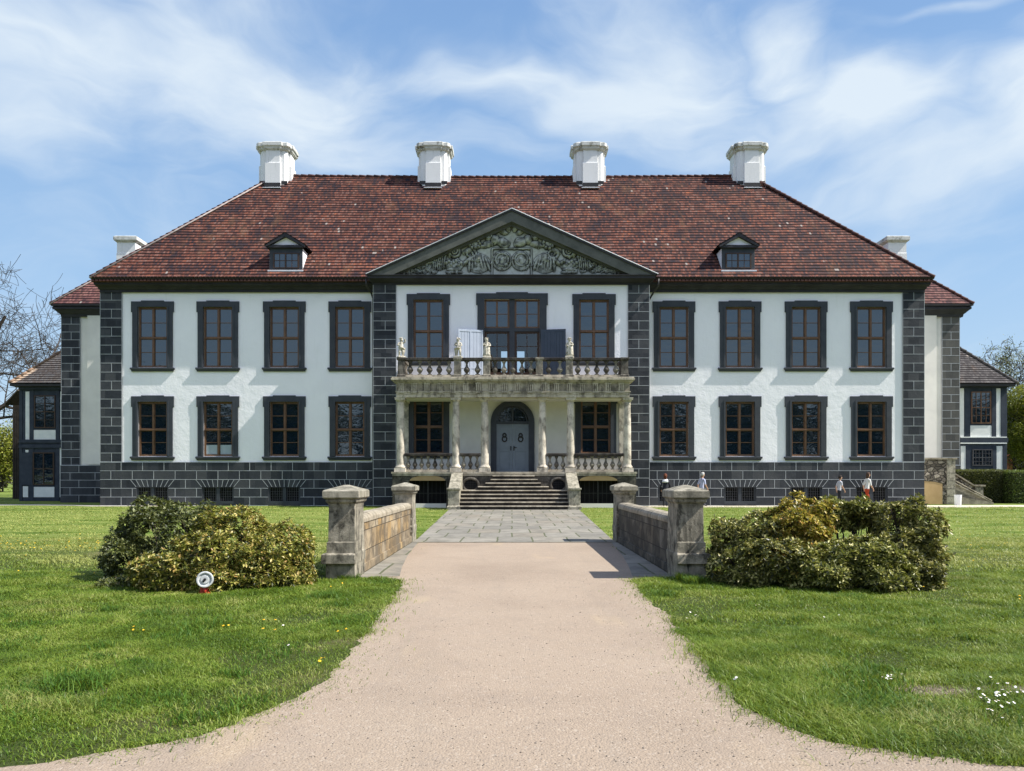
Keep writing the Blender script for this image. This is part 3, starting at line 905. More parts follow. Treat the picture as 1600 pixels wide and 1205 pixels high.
# ---- windows
def window_mesh(z0, z1, glass_mat=GLASS, blind=False):
    h = z1 - z0
    s = MB()          # stone surround with ears, proud of the wall
    t = 0.30; pr = -0.075
    s.box(-HW - t, -HW + 0.0, pr, 0.06, z0 - 0.02, z1)
    s.box(HW, HW + t, pr, 0.06, z0 - 0.02, z1)
    s.box(-HW - t, HW + t, pr, 0.06, z1, z1 + t)
    s.box(-HW - t - 0.065, -HW - t, pr, 0.06, z1 - 0.28, z1 + t)
    s.box(HW + t, HW + t + 0.065, pr, 0.06, z1 - 0.28, z1 + t)
    s.box(-0.62, 0.62, pr, 0.06, z1 + t, z1 + t + 0.05)
    # inner fillet
    s.box(-HW - 0.10, HW + 0.10, pr - 0.025, pr, z1, z1 + 0.07)
    s.box(-HW - 0.10, -HW, pr - 0.025, pr, z0, z1)
    s.box(HW, HW + 0.10, pr - 0.025, pr, z0, z1)
    so = s.build("window", SURR, pal, local=True)
    f = MB()
    y0, y1 = 0.075, 0.15
    q9 = 0.07
    f.box(-HW, -HW + 0.07, y0, y1, z0, z1); f.box(HW - 0.07, HW, y0, y1, z0, z1)
    f.box(-HW + 0.07, HW - 0.07, y0, y1, z1 - 0.07, z1); f.box(-HW + 0.07, HW - 0.07, y0, y1, z0, z0 + 0.07)
    zm = z0 + h * 0.49
    f.box(-HW + 0.07, HW - 0.07, y0 - 0.055, y1, zm - 0.042, zm + 0.042)
    f.box(-0.042, 0.042, y0 - 0.035, y1, z0 + 0.07, zm - 0.042)
    f.box(-0.042, 0.042, y0 - 0.035, y1, zm + 0.042, z1 - 0.07)
    for sx in (-1, 1):
        for (a, c) in ((z0 + 0.07, zm - 0.042), (zm + 0.042, z1 - 0.07)):
            xa, xb = (0.042, HW - 0.07) if sx > 0 else (-HW + 0.07, -0.042)
            # casement leaf
            w = 0.036; yy0, yy1 = y0 + 0.015, y1 - 0.012
            f.box(xa, xa + w, yy0, yy1, a, c); f.box(xb - w, xb, yy0, yy1, a, c)
            f.box(xa + w, xb - w, yy0, yy1, a, a + w); f.box(xa + w, xb - w, yy0, yy1, c - w, c)
            mid = (a + c) / 2 + 0.01
            f.box(xa + w, xb - w, yy0 + 0.008, yy1, mid - 0.016, mid + 0.016)
    f.build("frame", WOODF, so, local=True)
    g = MB()
    n = 0
    for sx in (-1, 1):
        for (a, c) in ((z0 + 0.06, zm), (zm, z1 - 0.06)):
            for q in range(2):
                aa = a + (c - a) * q / 2; cc = a + (c - a) * (q + 1) / 2
                xa, xb = (0.03, HW - 0.06) if sx > 0 else (-HW + 0.06, -0.03)
                rr = random.Random(n * 7 + int(z0)); n += 1
                e = [rr.uniform(-0.0016, 0.0016) for _ in range(4)]
                y = 0.128
                g.poly([(xa, y + e[0], aa), (xb, y + e[1], aa), (xb, y + e[2], cc), (xa, y + e[0] + e[2] - e[1], cc)])
    g.build("pane", glass_mat, so, local=True)
    sl = MB()
    sl.rect_rings([(-HW - 0.34, HW + 0.34, -0.075, 0.14, z0 - 0.23), (-HW - 0.36, HW + 0.36, -0.095, 0.14, z0 - 0.15), (-HW - 0.41, HW + 0.41, -0.125, 0.14, z0 - 0.11), (-HW - 0.41, HW + 0.41, -0.125, 0.14, z0 - 0.035), (-HW - 0.36, HW + 0.36, -0.09, 0.14, z0 - 0.021)])
    sl.build("sill", SURR, so, local=True)
    if blind:
        bl = MB()
        bl.poly([(-HW + 0.10, 0.122, z0 + 0.10), (-0.07, 0.122, z0 + 0.10), (-0.07, 0.122, z0 + 0.62), (-HW + 0.10, 0.122, z0 + 0.62)])
        bl.poly([(0.07, 0.122, z0 + 0.10), (HW - 0.10, 0.122, z0 + 0.10), (HW - 0.10, 0.122, z0 + 0.62), (0.07, 0.122, z0 + 0.62)])
        bl.build("blind", BLIND, so, local=True)
    return so


wu = window_mesh(*UP)
wl = window_mesh(*LO)
wb = window_mesh(*LO, blind=True)
props(wb, "lower window with pale blinds behind its bottom panes")
wu.location = (WX[0], 0, 0)
wl.location = (WX[0], 0, 0)
wb.location = (WX[1], 0, 0)
for x in WX[1:]:
    copy_tree(wu, pal, (x, 0, 0))
    if x != WX[1]: copy_tree(wl, pal, (x, 0, 0))
for x in (-4.475, 4.39): copy_tree(wu, pal, (x, YR - YM, 0.2))
for x in (-4.46, 4.48): copy_tree(wl, pal, (x, YR - YM, 0.10))

# ---- balcony french window
fw = MB()
pr = YR - 0.075
H1 = 11.10
fw.box(-1.85, -1.475, pr, YR + 0.06, 6.66, H1); fw.box(1.475, 1.85, pr, YR + 0.06, 6.66, H1)
fw.box(-1.85, 1.85, pr, YR + 0.06, H1, H1 + 0.30)
fw.box(-1.92, -1.85, pr, YR + 0.06, H1 - 0.32, H1 + 0.30); fw.box(1.85, 1.92, pr, YR + 0.06, H1 - 0.32, H1 + 0.30)
fw.box(-0.85, 0.85, pr, YR + 0.06, H1 + 0.30, H1 + 0.36)
fw.box(-0.14, 0.14, YR + 0.04, YR + 0.2, 6.66, H1)
fw.box(-1.475, -0.14, YR + 0.05, YR + 0.2, 9.38, 9.56); fw.box(0.14, 1.475, YR + 0.05, YR + 0.2, 9.38, 9.56)
fwo = fw.build("balcony_door", SURR, pal)
f = MB()
for sx in (-1, 1):
    xa, xb = (0.14, 1.475) if sx > 0 else (-1.475, -0.14)
    y0, y1 = YR + 0.12, YR + 0.19
    a, c = 9.56, H1
    f.box(xa, xa + 0.10, y0, y1, a, c); f.box(xb - 0.10, xb, y0, y1, a, c); f.box(xa + .1, xb - .1, y0, y1, c - 0.09, c); f.box(xa + .1, xb - .1, y0, y1, a, a + 0.09)
    xm = (xa + xb) / 2
    f.box(xm - 0.05, xm + 0.05, y0 - 0.02, y1, a + .09, c - .09)
    f.box(xa + .1, xm - .05, y0 + .02, y1, (a + c) / 2 - .016, (a + c) / 2 + .016); f.box(xm + .05, xb - .1, y0 + .02, y1, (a + c) / 2 - .016, (a + c) / 2 + .016)
fo = f.build("frame", WOODF, fwo)
f = MB()
for sx in (-1, 1):
    xa, xb = (0.14, 1.475) if sx > 0 else (-1.475, -0.14)
    y0, y1 = YR + 0.12, YR + 0.19
    a, c = 6.70, 9.38
    f.box(xa, xa + 0.12, y0, y1, a, c); f.box(xb - 0.12, xb, y0, y1, a, c); f.box(xa + .12, xb - .12, y0, y1, c - 0.10, c); f.box(xa + .12, xb - .12, y0, y1, a, a + 0.5)
    xm = (xa + xb) / 2
    f.box(xm - 0.02, xm + 0.02, y0 + .02, y1, a + .5, c - .1)
    for q in (1, 2):
        z = a + .5 + (c - a - .6) * q / 3
        f.box(xa + .12, xm - .02, y0 + .02, y1, z - .016, z + .016); f.box(xm + .02, xb - .12, y0 + .02, y1, z - .016, z + .016)
f.build("door_leaf", WOODD, fwo)
g = MB()
for sx in (-1, 1):
    xa, xb = (0.2, 1.42) if sx > 0 else (-1.42, -0.2)
    g.poly([(xa, YR + 0.17, 9.6), (xb, YR + 0.17, 9.6), (xb, YR + 0.17, H1 - .05), (xa, YR + 0.17, H1 - .05)], 0)
    g.poly([(xa, YR + 0.17, 7.2), (xb, YR + 0.17, 7.2), (xb, YR + 0.17, 9.3), (xa, YR + 0.17, 9.3)], 1)
g.build("pane", [GLASS, CLEAR], fwo)


def shutter(x0, x1, y0, y1, z0, z1, mt, label):
    """board shutter leaf between plan points (x0,y0) and (x1,y1)"""
    mb = MB()
    a = Vector((x0, y0, 0)); c = Vector((x1, y1, 0)); d = (c - a); L = d.length; d.normalize(); n = Vector((d.y, -d.x, 0))
    def bx(u0, u1, v0, v1, w0, w1):
        P = []
        for v in (v0, v1):
            for (u, w) in ((u0, w0), (u1, w0), (u1, w1), (u0, w1)):
                q = a + d * u + n * w
                P.append((q.x, q.y, v))
        i = len(mb.v); mb.v += P
        for q in ((0, 3, 2, 1), (4, 5, 6, 7), (0, 1, 5, 4), (1, 2, 6, 5), (2, 3, 7, 6), (3, 0, 4, 7)):
            mb.f.append(tuple(i + k for k in q)); mb.m.append(0)
    k = 8
    for i in range(k):
        bx(L * i / k + 0.006, L * (i + 1) / k - 0.006, z0, z1, 0, 0.035)
    bx(0, L, z0, z1, -0.004, 0.012)
    for z in (z0 + 0.02, z0 + 0.62, z1 - 0.12): bx(0.02, L - 0.02, z, z + 0.08, 0.035, 0.05)
    for u in (0.0, L / 2 - 0.04, L - 0.08): bx(u, u + 0.08, z0, z1, 0.035, 0.052)
    return props(mb.build("shutter", mt, fwo), label)


shutter(-2.86, -1.56, YR - 0.42, YR - 0.09, 6.72, 9.42, SHUT_L, "pale open shutter left of the balcony door")
shutter(1.56, 2.86, YR - 0.10, YR - 0.30, 6.72, 9.44, SHUT_D, "dark blue open shutter right of the balcony door")

# ---- entrance door under the portico
dm = MB()


def arc(cx, cz, r, y, n=24, a0=0, a1=180):
    return [(cx + r * math.cos(R(a0 + (a1 - a0) * k / n)), y, cz + r * math.sin(R(a0 + (a1 - a0) * k / n))) for k in range(n + 1)]


def arch_band(mb, cx, cz, ro, ri, y0, y1, zb, m=0):
    po = [(cx + ro, y0, zb)] + arc(cx, cz, ro, y0) + [(cx - ro, y0, zb)]
    pi = [(cx + ri, y0, zb)] + arc(cx, cz, ri, y0) + [(cx - ri, y0, zb)]
    for k in range(len(po) - 1):
        a, c, d, e = po[k], po[k + 1], pi[k + 1], pi[k]
        mb.poly([a, c, d, e][::-1], m)
        mb.poly([a, c, (c[0], y1, c[2]), (a[0], y1, a[2])], m)
        mb.poly([e, d, (d[0], y1, d[2]), (e[0], y1, e[2])], m)


arch_band(dm, 0.03, 4.50, 1.17, 0.86, YR - 0.16, YR, 1.82)
arch_band(dm, 0.03, 4.50, 1.03, 0.86, YR - 0.19, YR - 0.16, 1.82)
dm.box(-0.83, 0.89, YR - 0.14, YR - 0.06, 4.40, 4.54)
dm.box(-0.01, 0.07, YR - 0.12, YR - 0.06, 4.54, 5.30)
door = dm.build("door", SURR, pal)
lf = MB()
for sx in (-1, 1):
    xa, xb = (0.035, 0.89) if sx > 0 else (-0.83, 0.025)
    lf.box(xa, xb, YR - 0.05, YR - 0.02, 1.82, 4.40)
    for (a, c) in ((1.95, 2.95), (3.07, 4.28)):
        # raised frame around each panel
        lf.box(xa, xa + .13, YR - 0.075, YR - 0.05, a, c); lf.box(xb - .13, xb, YR - 0.075, YR - 0.05, a, c)
        lf.box(xa + .18, xb - .18, YR - 0.068, YR - 0.05, a + .05, c - .05)
    lf.box(xa, xb, YR - 0.075, YR - 0.05, 2.95, 3.07); lf.box(xa, xb, YR - 0.075, YR - 0.05, 4.28, 4.40); lf.box(xa, xb, YR - 0.075, YR - 0.05, 1.82, 1.95)
lf.build("door_leaf", DOORP, door)
fl = MB()
for sx in (0, 1):
    a0, a1 = (0, 90) if sx == 0 else (90, 180)
    fl.poly([(0.03, YR - 0.04, 4.52)] + arc(0.03, 4.52, 0.86, YR - 0.04, 12, a0, a1))
arch_band(fl, 0.03, 4.54, 0.80, 0.74, YR - 0.10, YR - 0.05, 4.54, 1)
fl.build("fanlight", [GLASS, SURR], door)
for cx in (-0.40, 0.46):
    k = MB()
    for (zc, r) in ((3.60, 0.12), (3.80, 0.085)):
        pts = [(cx + r * math.cos(2 * math.pi * t / 14), YR - 0.10, zc + r * 1.15 * math.sin(2 * math.pi * t / 14)) for t in range(15)]
        k.path(pts, 0.035, 6)
    k.build("knocker", METAL, door, smooth=True)
k = MB()
k.box(0.07, 0.13, YR - 0.10, YR - 0.07, 2.98, 3.22); k.tube((0.10, YR - 0.10, 3.16), (0.10, YR - 0.16, 3.16), 0.018); k.tube((0.09, YR - 0.16, 3.16), (0.26, YR - 0.16, 3.14), 0.018)
k.box(-0.09, -0.03, YR - 0.10, YR - 0.07, 2.98, 3.22)
k.build("handle", METAL, door)


# ---- cornices and eaves
def sweep(mb, x0, x1, y0, y1, prof, m=0):
    mb.rect_rings([(x0 - o, x1 + o, y0 - o, y1 + o, z) for o, z in prof], m, False, False)


def sweep2(mb, x0, x1, y0, y1, prof, m=0):
    """prof = (side overhang, front overhang, z)"""
    mb.rect_rings([(x0 - s, x1 + s, y0 - o, y1 + o, z) for s, o, z in prof], m, False, True)


cn = MB()
sweep2(cn, XL, XR, YM, 57, [(0.03, 0.10, 11.64), (0.03, 0.10, 11.80), (0.06, 0.14, 11.80), (0.09, 0.22, 11.90), (0.14, 0.36, 11.95), (0.17, 0.44, 12.00), (0.17, 0.44, 12.08), (0.2, 0.5, 12.10)])
cn.build("cornice", CORN, pal)
cn = MB()
sweep2(cn, XL, XR, YM, 57, [(0.18, 0.48, 12.10), (0.24, 0.56, 12.12), (0.23, 0.57, 12.22), (0.2, 0.5, 12.23)], 0)
for k in range(226):
    xx = -22.65 + k * 0.2
    if -7.7 < xx < 7.7: continue
    cn.box(xx + .02, xx + .16, YM - .66, YM - .57, 12.13, 12.205)
    cn.box(xx + .02, xx + .16, YM - .685, YM - .60, 12.33, 12.37)
cn.build("eave_tile_course", RIDGE, pal)
cn = MB()
sweep2(cn, XL, XR, YM, 57, [(0.2, 0.52, 12.23), (0.25, 0.62, 12.25), (0.27, 0.64, 12.31), (0.2, 0.5, 12.32)], 0)
cn.build("gutter", GUTTER, pal)

# central entablature
cn = MB()
sweep2(cn, -7.41, 7.33, YR, 44, [(0.03, 0.08, 11.84), (0.03, 0.08, 11.96), (0.08, 0.16, 11.98), (0.18, 0.42, 12.06), (0.24, 0.52, 12.10), (0.24, 0.52, 12.20), (0.28, 0.58, 12.24), (0.28, 0.58, 12.27)])
cn.build("entablature", CORN, pal)


# ---- roofs
def hip_roof(name, x0, x1, y0, y1, z0, pitch, rows, mt, parent, tw=0.115, kick=0.0, sag=0.0, zc=None, caps=True, lmort=True, rmat=None):
    """tiled hip roof: courses as overlapping steps"""
    half = min(y1 - y0, x1 - x0) / 2
    mb = MB()
    th = 0.035
    def zz(s, u):
        return z0 + pitch * s - kick * math.exp(-s / 0.5) * 0 - sag * (1 - min(1, abs(u)) ** 2) * (s / half)
    for side in range(4):
        for i in range(rows):
            s0 = half * i / rows; s1 = half * (i + 1) / rows
            if side in (0, 2):
                a0, a1 = x0 + s0, x1 - s0; b0, b1 = x0 + s1, x1 - s1
            else:
                a0, a1 = y0 + s0, y1 - s0; b0, b1 = y0 + s1, y1 - s1
            n = 16 if side == 0 and (x1 - x0) > 20 else 2
            c = (x0 + x1) / 2; w = (x1 - x0) / 2
            for k in range(n):
                t0, t1 = k / n, (k + 1) / n
                A0, A1 = a0 + (a1 - a0) * t0, a0 + (a1 - a0) * t1
                B0, B1 = b0 + (b1 - b0) * t0, b0 + (b1 - b0) * t1
                def P(a, s, dz):
                    if side == 0: x, y = a, y0 + s
                    elif side == 2: x, y = a, y1 - s
                    elif side == 1: x, y = x1 - s, a
                    else: x, y = x0 + s, a
                    wv = 0.02 * mnoise.noise(Vector((x * 0.35, y * 0.35, 1.7))) + 0.008 * mnoise.noise(Vector((x * 1.7, s * 3.1, 4.7)))
                    return (x, y, zz(s, (x - c) / w) + dz + wv)
                q = [P(A0, s0, th), P(A1, s0, th), P(B1, s1, 0.0), P(B0, s1, 0.0)]
                uv = [(A0 / tw, i + 0.02), (A1 / tw, i + 0.02), (B1 / tw, i + 0.98), (B0 / tw, i + 0.98)]
                r = [P(A0, s0, 0.0), P(A1, s0, 0.0), P(A1, s0, th), P(A0, s0, th)]
                uvr = [(A0 / tw, i + 0.02)] * 4
                if side in (2, 3): q = q[::-1]; uv = uv[::-1]; r = r[::-1]
                mb.poly(q, 0, uv); mb.poly(r, 0, uvr)
    ro = mb.build(name, [mt], parent)
    if caps:
        cp = MB()
        def run(p0, p1, mort):
            p0 = Vector(p0); p1 = Vector(p1); L = (p1 - p0).length; n = int(L / 0.42)
            for k in range(n):
                a = p0.lerp(p1, k / n); c_ = p0.lerp(p1, (k + 1.08) / n)
                a.z += 0.05 ; c_.z += 0.02
                for q_ in (a, c_):
                    q_.z += 0.012 * mnoise.noise(Vector((q_.x * 0.9, q_.y, 2)))
                cp.tube(a, c_, 0.105, 0.085, 8)
            if mort:
                cp.tube(p0 + Vector((0, -0.085, -0.02)), p1 + Vector((0, -0.085, -0.02)), 0.055, 0.055, 6, 1)
        zt = z0 + pitch * half
        long_x = (x1 - x0) >= (y1 - y0)
        e0 = (x0 + half, (y0 + y1) / 2, zt) if long_x else ((x0 + x1) / 2, y0 + half, zt)
        e1 = (x1 - half, (y0 + y1) / 2, zt) if long_x else ((x0 + x1) / 2, y1 - half, zt)
        run((x0, y0, z0), e0, lmort); run((x1, y0, z0), e1 if long_x else e0, False)
        run((x0, y1, z0), e0 if long_x else e1, False); run((x1, y1, z0), e1, False)
        if sag:
            N = 16
            pts = [Vector(e0).lerp(Vector(e1), k / N) for k in range(N + 1)]
            w = (x1 - x0) / 2; c = (x0 + x1) / 2
            for p in pts: p.z -= sag * (1 - abs((p.x - c) / w) ** 2)
            for k in range(N): run(pts[k], pts[k + 1], False)
        elif (Vector(e1) - Vector(e0)).length > 0.5: run(e0, e1, False)
        cp.build("ridge_cap", [rmat or RIDGE, MORTAR], ro, smooth=True)
    return ro


PITCH = 1.109
roof = hip_roof("roof", -22.72, 22.75, 41.38, 57.02, 12.31, PITCH, 40, TILE, pal, sag=0.22)


def zroof(y): return 12.31 + PITCH * (y - 41.38)


# ---- chimneys
def plan(cx, cy, core, pw, pr, cham=0.16, e=0.0):
    c = core + e; p = pw + e * 0.7; q = core + pr + e; h = cham
    P = []
    for (sx, sy, sw) in ((1, -1, 0), (1, 1, 1), (-1, 1, 0), (-1, -1, 1)):
        pts = [(sx * p, sy * q), (sx * p, sy * c), (sx * (c - h), sy * c), (sx * c, sy * (c - h)), (sx * c, sy * p), (sx * q, sy * p)]
        if sw: pts = pts[::-1]
        P += pts
    return [(cx + a, cy + bb) for a, bb in P]


def prism(mb, levels, m=0):
    mb.rings([[(x, y, z) for x, y in P] for P, z in levels], m)


for cx in (-15.03, -4.95, 4.92, 15.07):
    cy = 49.25
    cb = MB()
    core = 0.84
    prism(cb, [(plan(cx, cy, core, 0.47, 0.20), 18.6), (plan(cx, cy, core, 0.47, 0.20), 21.32), (plan(cx, cy, core, 0.44, 0.13), 21.36), (plan(cx, cy, core, 0.44, 0.13), 22.25)])
    co = cb.build("chimney", CHIM, roof)
    cc = MB()
    prism(cc, [(plan(cx, cy, core, 0.46, 0.15), 22.12), (plan(cx, cy, core, 0.46, 0.15, e=0.10), 22.20), (plan(cx, cy, core, 0.46, 0.15, e=0.13), 22.30), (plan(cx, cy, core, 0.46, 0.13, e=0.22), 22.36), (plan(cx, cy, core, 0.46, 0.13, e=0.22), 22.58),
               (plan(cx, cy, core, 0.46, 0.10, e=0.14), 22.62), (plan(cx, cy, core, 0.46, 0.10, e=0.05), 22.68)])
    # cap is its own piece beside the shaft
    cc.build("chimney_cap", CHIMCAP, roof, bevel=0.02)
    fl_ = MB()
    yf = cy - core - 0.20
    fl_.box(cx - 0.50, cx + 0.50, yf - 0.05, yf - 0.002, zroof(yf) - 0.08, zroof(yf) + 0.16, 0)
    fl_.box(cx - 0.56, cx + 0.56, yf - 0.22, yf - 0.05, zroof(yf - 0.22) + 0.02, zroof(yf - .22) + 0.06, 1)
    for s in (-1, 1):
        yf2 = cy - core
        a, c_ = sorted((cx + s * 0.50, cx + s * (core + 0.03)))
        fl_.box(a, c_, yf2 - 0.03, yf2 - 0.002, zroof(yf2) - 0.08, zroof(yf2) + 0.13, 0)
    fl_.build("flashing", [GUTTER, FLASH], roof)

# ---- pediment
pd = MB()
YF = YR - 0.60


def chevron(mb, hw, zt, zb, th, y0, y1, cut=0.0, m=0, cx=-0.02):
    sl = (zt - zb) / hw
    # outer and inner lines with a vertical thickness th
    for s in (-1, 1):
        o0 = (cx, zt); o1 = (cx + s * hw, zb); i1 = (cx + s * (hw - th / sl), zb); i0 = (cx, zt - th)
        fr = [(p[0], y0, p[1]) for p in (o0, o1, i1, i0)]
        bk = [(p[0], y1, p[1]) for p in (o0, o1, i1, i0)]
        mb.poly(fr if s < 0 else fr[::-1], m); mb.poly(bk if s > 0 else bk[::-1], m)
        for k in range(4):
            k2 = (k + 1) % 4
            if k == 3: continue
            q = [fr[k], bk[k], bk[k2], fr[k2]]
            mb.poly(q if s < 0 else q[::-1], m)


ZB = 12.275
chevron(pd, 7.72, 15.74, ZB, 0.10, YF, YR, m=1)
chevron(pd, 7.50, 15.64, ZB, 0.55, YF + 0.06, YR)
chevron(pd, 6.95, 15.36 - 0.24, ZB, 0.09, YF + 0.20, YR)
chevron(pd, 6.95, 15.36 - 0.12, ZB, 0.32, YF + 0.30, YR)
chevron(pd, 7.66, 15.70, ZB, 0.03, YF + 0.02, YR + 0.05, m=1)
ped = pd.build("pediment", [PEDI, CORN], pal)
# saddle roof behind the pediment running back into the main roof
gr = MB()
for s in (-1, 1):
    n = 20
    for i in range(n):
        t0, t1 = i / n, (i + 1) / n
        xa, xb = s * 7.70 * (1 - t0), s * 7.70 * (1 - t1)
        za, zb_ = 12.30 + 3.45 * t0, 12.30 + 3.45 * t1
        q = [(xa, YF + 0.03, za + .03), (xb, YF + 0.03, zb_), (xb, 46.5, zb_), (xa, 46.5, za + .03)]
        uv = [(YF / .19, i + .02), (YF / .19, i + .98), (46.5 / .19, i + .98), (46.5 / .19, i + .02)]
        if s > 0: q = q[::-1]; uv = uv[::-1]
        gr.poly(q, 0, uv)
gr.build("saddle_roof", TILE, ped)
lead = MB()
for s in (-1, 1):
    lead.tube((0, YF - 0.01, 15.76), (s * 7.72, YF - 0.01, ZB + 0.02), 0.022, 0.022, 6)
lead.build("edge_flashing", FLASH, ped)

# carved tympanum relief
nx_, nz_ = 560, 130
hwT, zT0, zT1 = 6.45, 12.29, 15.30
xs = np.linspace(-hwT, hwT, nx_); zs = np.linspace(0, zT1 - zT0, nz_)
XX, ZZ = np.meshgrid(xs, zs)
Hh = np.zeros_like(XX)
rng = np.random.default_rng(5)


def px2t(px, py): return (X(px, 41.0), Z(py, 41.0) - zT0)


def blob(cx, cz, rx, rz, h, ang=0.0, flatp=1.0):
    global Hh
    ca, sa = math.cos(ang), math.sin(ang)
    u = ((XX - cx) * ca + (ZZ - cz) * sa) / rx; v = (-(XX - cx) * sa + (ZZ - cz) * ca) / rz
    d = np.clip(1 - u * u - v * v, 0, None) ** (0.5 * flatp)
    Hh = np.maximum(Hh, h * d)


def ringr(cx, cz, r, w, h, a0=0, a1=2 * math.pi):
    global Hh
    d = np.hypot(XX - cx, ZZ - cz)
    an = np.arctan2(ZZ - cz, XX - cx) % (2 * math.pi)
    msk = (an >= a0) & (an <= a1)
    Hh = np.maximum(Hh, np.where(msk, h * np.clip(1 - ((d - r) / w) ** 2, 0, None) ** 0.5, 0))


def scroll(cx, cz, r, w, h, turns=1.6, sgn=1):
    for k in range(26):
        t = k / 26; a = t * turns * 2 * math.pi * sgn; rr = r * (1 - 0.75 * t)
        blob(cx + rr * math.cos(a), cz + rr * math.sin(a), w * (1.2 - 0.5 * t), w * (1.2 - 0.5 * t), h * (0.7 + 0.3 * t))


def drape(cx, cz, w, hgt, h, n=5, lean=0.0):
    for k in range(n):
        t = (k - (n - 1) / 2) / n
        blob(cx + t * w, cz, w / n * 0.48, hgt * (0.9 + 0.2 * rng.random()), h * (0.7 + 0.4 * rng.random()), lean + t * 0.5)


for s in (-1, 1):
    def q(px, py):
        a, c = px2t(px, py)
        return (s * a, c)
    # centre: two shields with wreaths, helms and mantling
    cx, cz = q(815, 407); blob(cx, cz, 0.36, 0.52, 0.16, 0, 0.5); ringr(cx, cz + .05, 0.33, 0.06, 0.20)
    blob(cx, cz, 0.16, 0.30, 0.22, 0.4 * s)
    ringr(*q(815, 407), 0.47, 0.05, 0.12)
    x0, z0 = q(831, 388); x1, z1 = q(831, 426)
    Hh = np.where((np.abs(XX - x0) < 0.035) & (ZZ < z0), np.maximum(Hh, 0.12), Hh)
    Hh = np.where((np.abs(ZZ - z0) < 0.03) & (np.abs(XX) < abs(x0)), np.maximum(Hh, 0.12), Hh)
    # reclining lions above, crown at the apex
    cx, cz = q(815, 378); blob(cx, cz, 0.42, 0.22, 0.28, 0.3 * s); blob(*q(826, 374), 0.24, 0.26, 0.33); scroll(*q(812, 379), 0.25, 0.07, 0.26, 1.4, s)
    blob(*q(836, 381), 0.35, 0.12, 0.22, -0.3 * s); blob(*q(842, 384), 0.3, 0.08, 0.2)
    blob(*q(806, 356), 0.15, 0.22, 0.26, -0.3 * s); blob(*q(813, 362), 0.22, 0.14, 0.22, 0.5 * s); blob(*q(805, 349), 0.10, 0.12, 0.22); blob(*q(820, 358), 0.12, 0.10, 0.2)
    # busts and helms
    blob(*q(836, 369), 0.20, 0.28, 0.26); ringr(*q(836, 368), 0.16, 0.05, 0.30); blob(*q(836, 380), 0.3, 0.16, 0.2)
    cx, cz = q(858, 381); blob(cx, cz, 0.32, 0.28, 0.24)
    for k in range(9):
        a = k / 9 * 2 * math.pi; blob(cx + 0.27 * math.cos(a), cz + 0.22 * math.sin(a), 0.09, 0.09, 0.33)
    blob(*q(868, 391), 0.35, 0.14, 0.2, -0.5 * s)
    # standing/seated figures with drapery
    cx, cz = q(852, 411); blob(cx, cz, 0.62, 0.52, 0.18, 0, 0.7); drape(cx, cz, 1.1, 0.45, 0.27, 7, -0.15 * s)
    blob(*q(852, 404), 0.18, 0.30, 0.33, 0.2 * s); blob(*q(868, 407), 0.12, 0.45, 0.26, 0.9 * s)
    scroll(*q(864, 396), 0.30, 0.06, 0.22, 1.2, -s)
    # wheel and urn
    cx, cz = q(889, 393); ringr(cx, cz, 0.27, 0.06, 0.24); ringr(cx, cz, 0.13, 0.05, 0.28); blob(cx, cz, 0.07, 0.07, 0.3); blob(*q(897, 396), 0.1, 0.22, 0.2)
    cx, cz = q(890, 414); blob(cx, cz, 0.48, 0.30, 0.24, 0, 0.8)
    for k in range(7):
        blob(cx - 0.40 + k * 0.13, cz + 0.10 + 0.10 * math.sin(k * 2.1), 0.10, 0.12, 0.32)
    blob(*q(890, 421), 0.36, 0.12, 0.27, 0, 0.6); blob(*q(890, 425), 0.46, 0.06, 0.2, 0, 0.5)
    # hanging drapery and foliage running into the corner
    for k in range(6):
        blob(*q(905 + k * 3.4, 407 + k * 1.6), 0.05, 0.48 - k * 0.03, 0.22 + 0.05 * (k % 2), 0.12 * s)
    for k in range(26):
        t = k / 26; px = 922 + t * 48; top = 406 + t * 17
        cx, cz = q(px, top + rng.random() * (425 - top)); scroll(cx, cz, 0.12 * (1 - .5 * t), 0.04, 0.17, 1.2, 1 if k % 2 else -1)
    for k in range(30):
        t = rng.random(); px = 905 + t * 60; top = 403 + t * 21
        cx, cz = q(px, top + rng.random() * (425 - top)); blob(cx, cz, 0.10, 0.045, 0.15, rng.random() * 3)
# small chasing over everything
for k in range(900):
    t = rng.random(); cx = (rng.random() * 2 - 1) * 6.0; zmax = (1 - abs(cx) / 6.45) * 2.8
    cz = rng.random() * zmax
    i = int(np.clip((cx + hwT) / (2 * hwT) * (nx_ - 1), 0, nx_ - 1)); j = int(np.clip(cz / (zT1 - zT0) * (nz_ - 1), 0, nz_ - 1))
    if Hh[j, i] > 0.08: blob(cx, cz, 0.03 + 0.04 * rng.random(), 0.06 + 0.05 * rng.random(), Hh[j, i] + 0.05, rng.random() * 3)
Hh = np.where(ZZ < 0.07, np.maximum(Hh, 0.22), Hh)
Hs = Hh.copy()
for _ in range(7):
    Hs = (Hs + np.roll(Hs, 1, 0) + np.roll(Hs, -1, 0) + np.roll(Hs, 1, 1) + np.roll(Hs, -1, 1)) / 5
cav = np.clip((Hs - Hh) * 30, 0, 1)         # crevice shade painted into the hollows; random grime patches follow
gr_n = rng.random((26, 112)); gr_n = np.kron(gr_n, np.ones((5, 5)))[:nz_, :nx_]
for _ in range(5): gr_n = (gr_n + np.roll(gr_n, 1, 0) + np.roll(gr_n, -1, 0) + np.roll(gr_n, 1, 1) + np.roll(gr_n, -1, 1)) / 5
cav = np.clip(cav + np.clip(gr_n * 1.6 - 0.70, 0, 0.5) * (Hh > 0.07) + 0.22 * (Hh > 0.09), 0, 1)
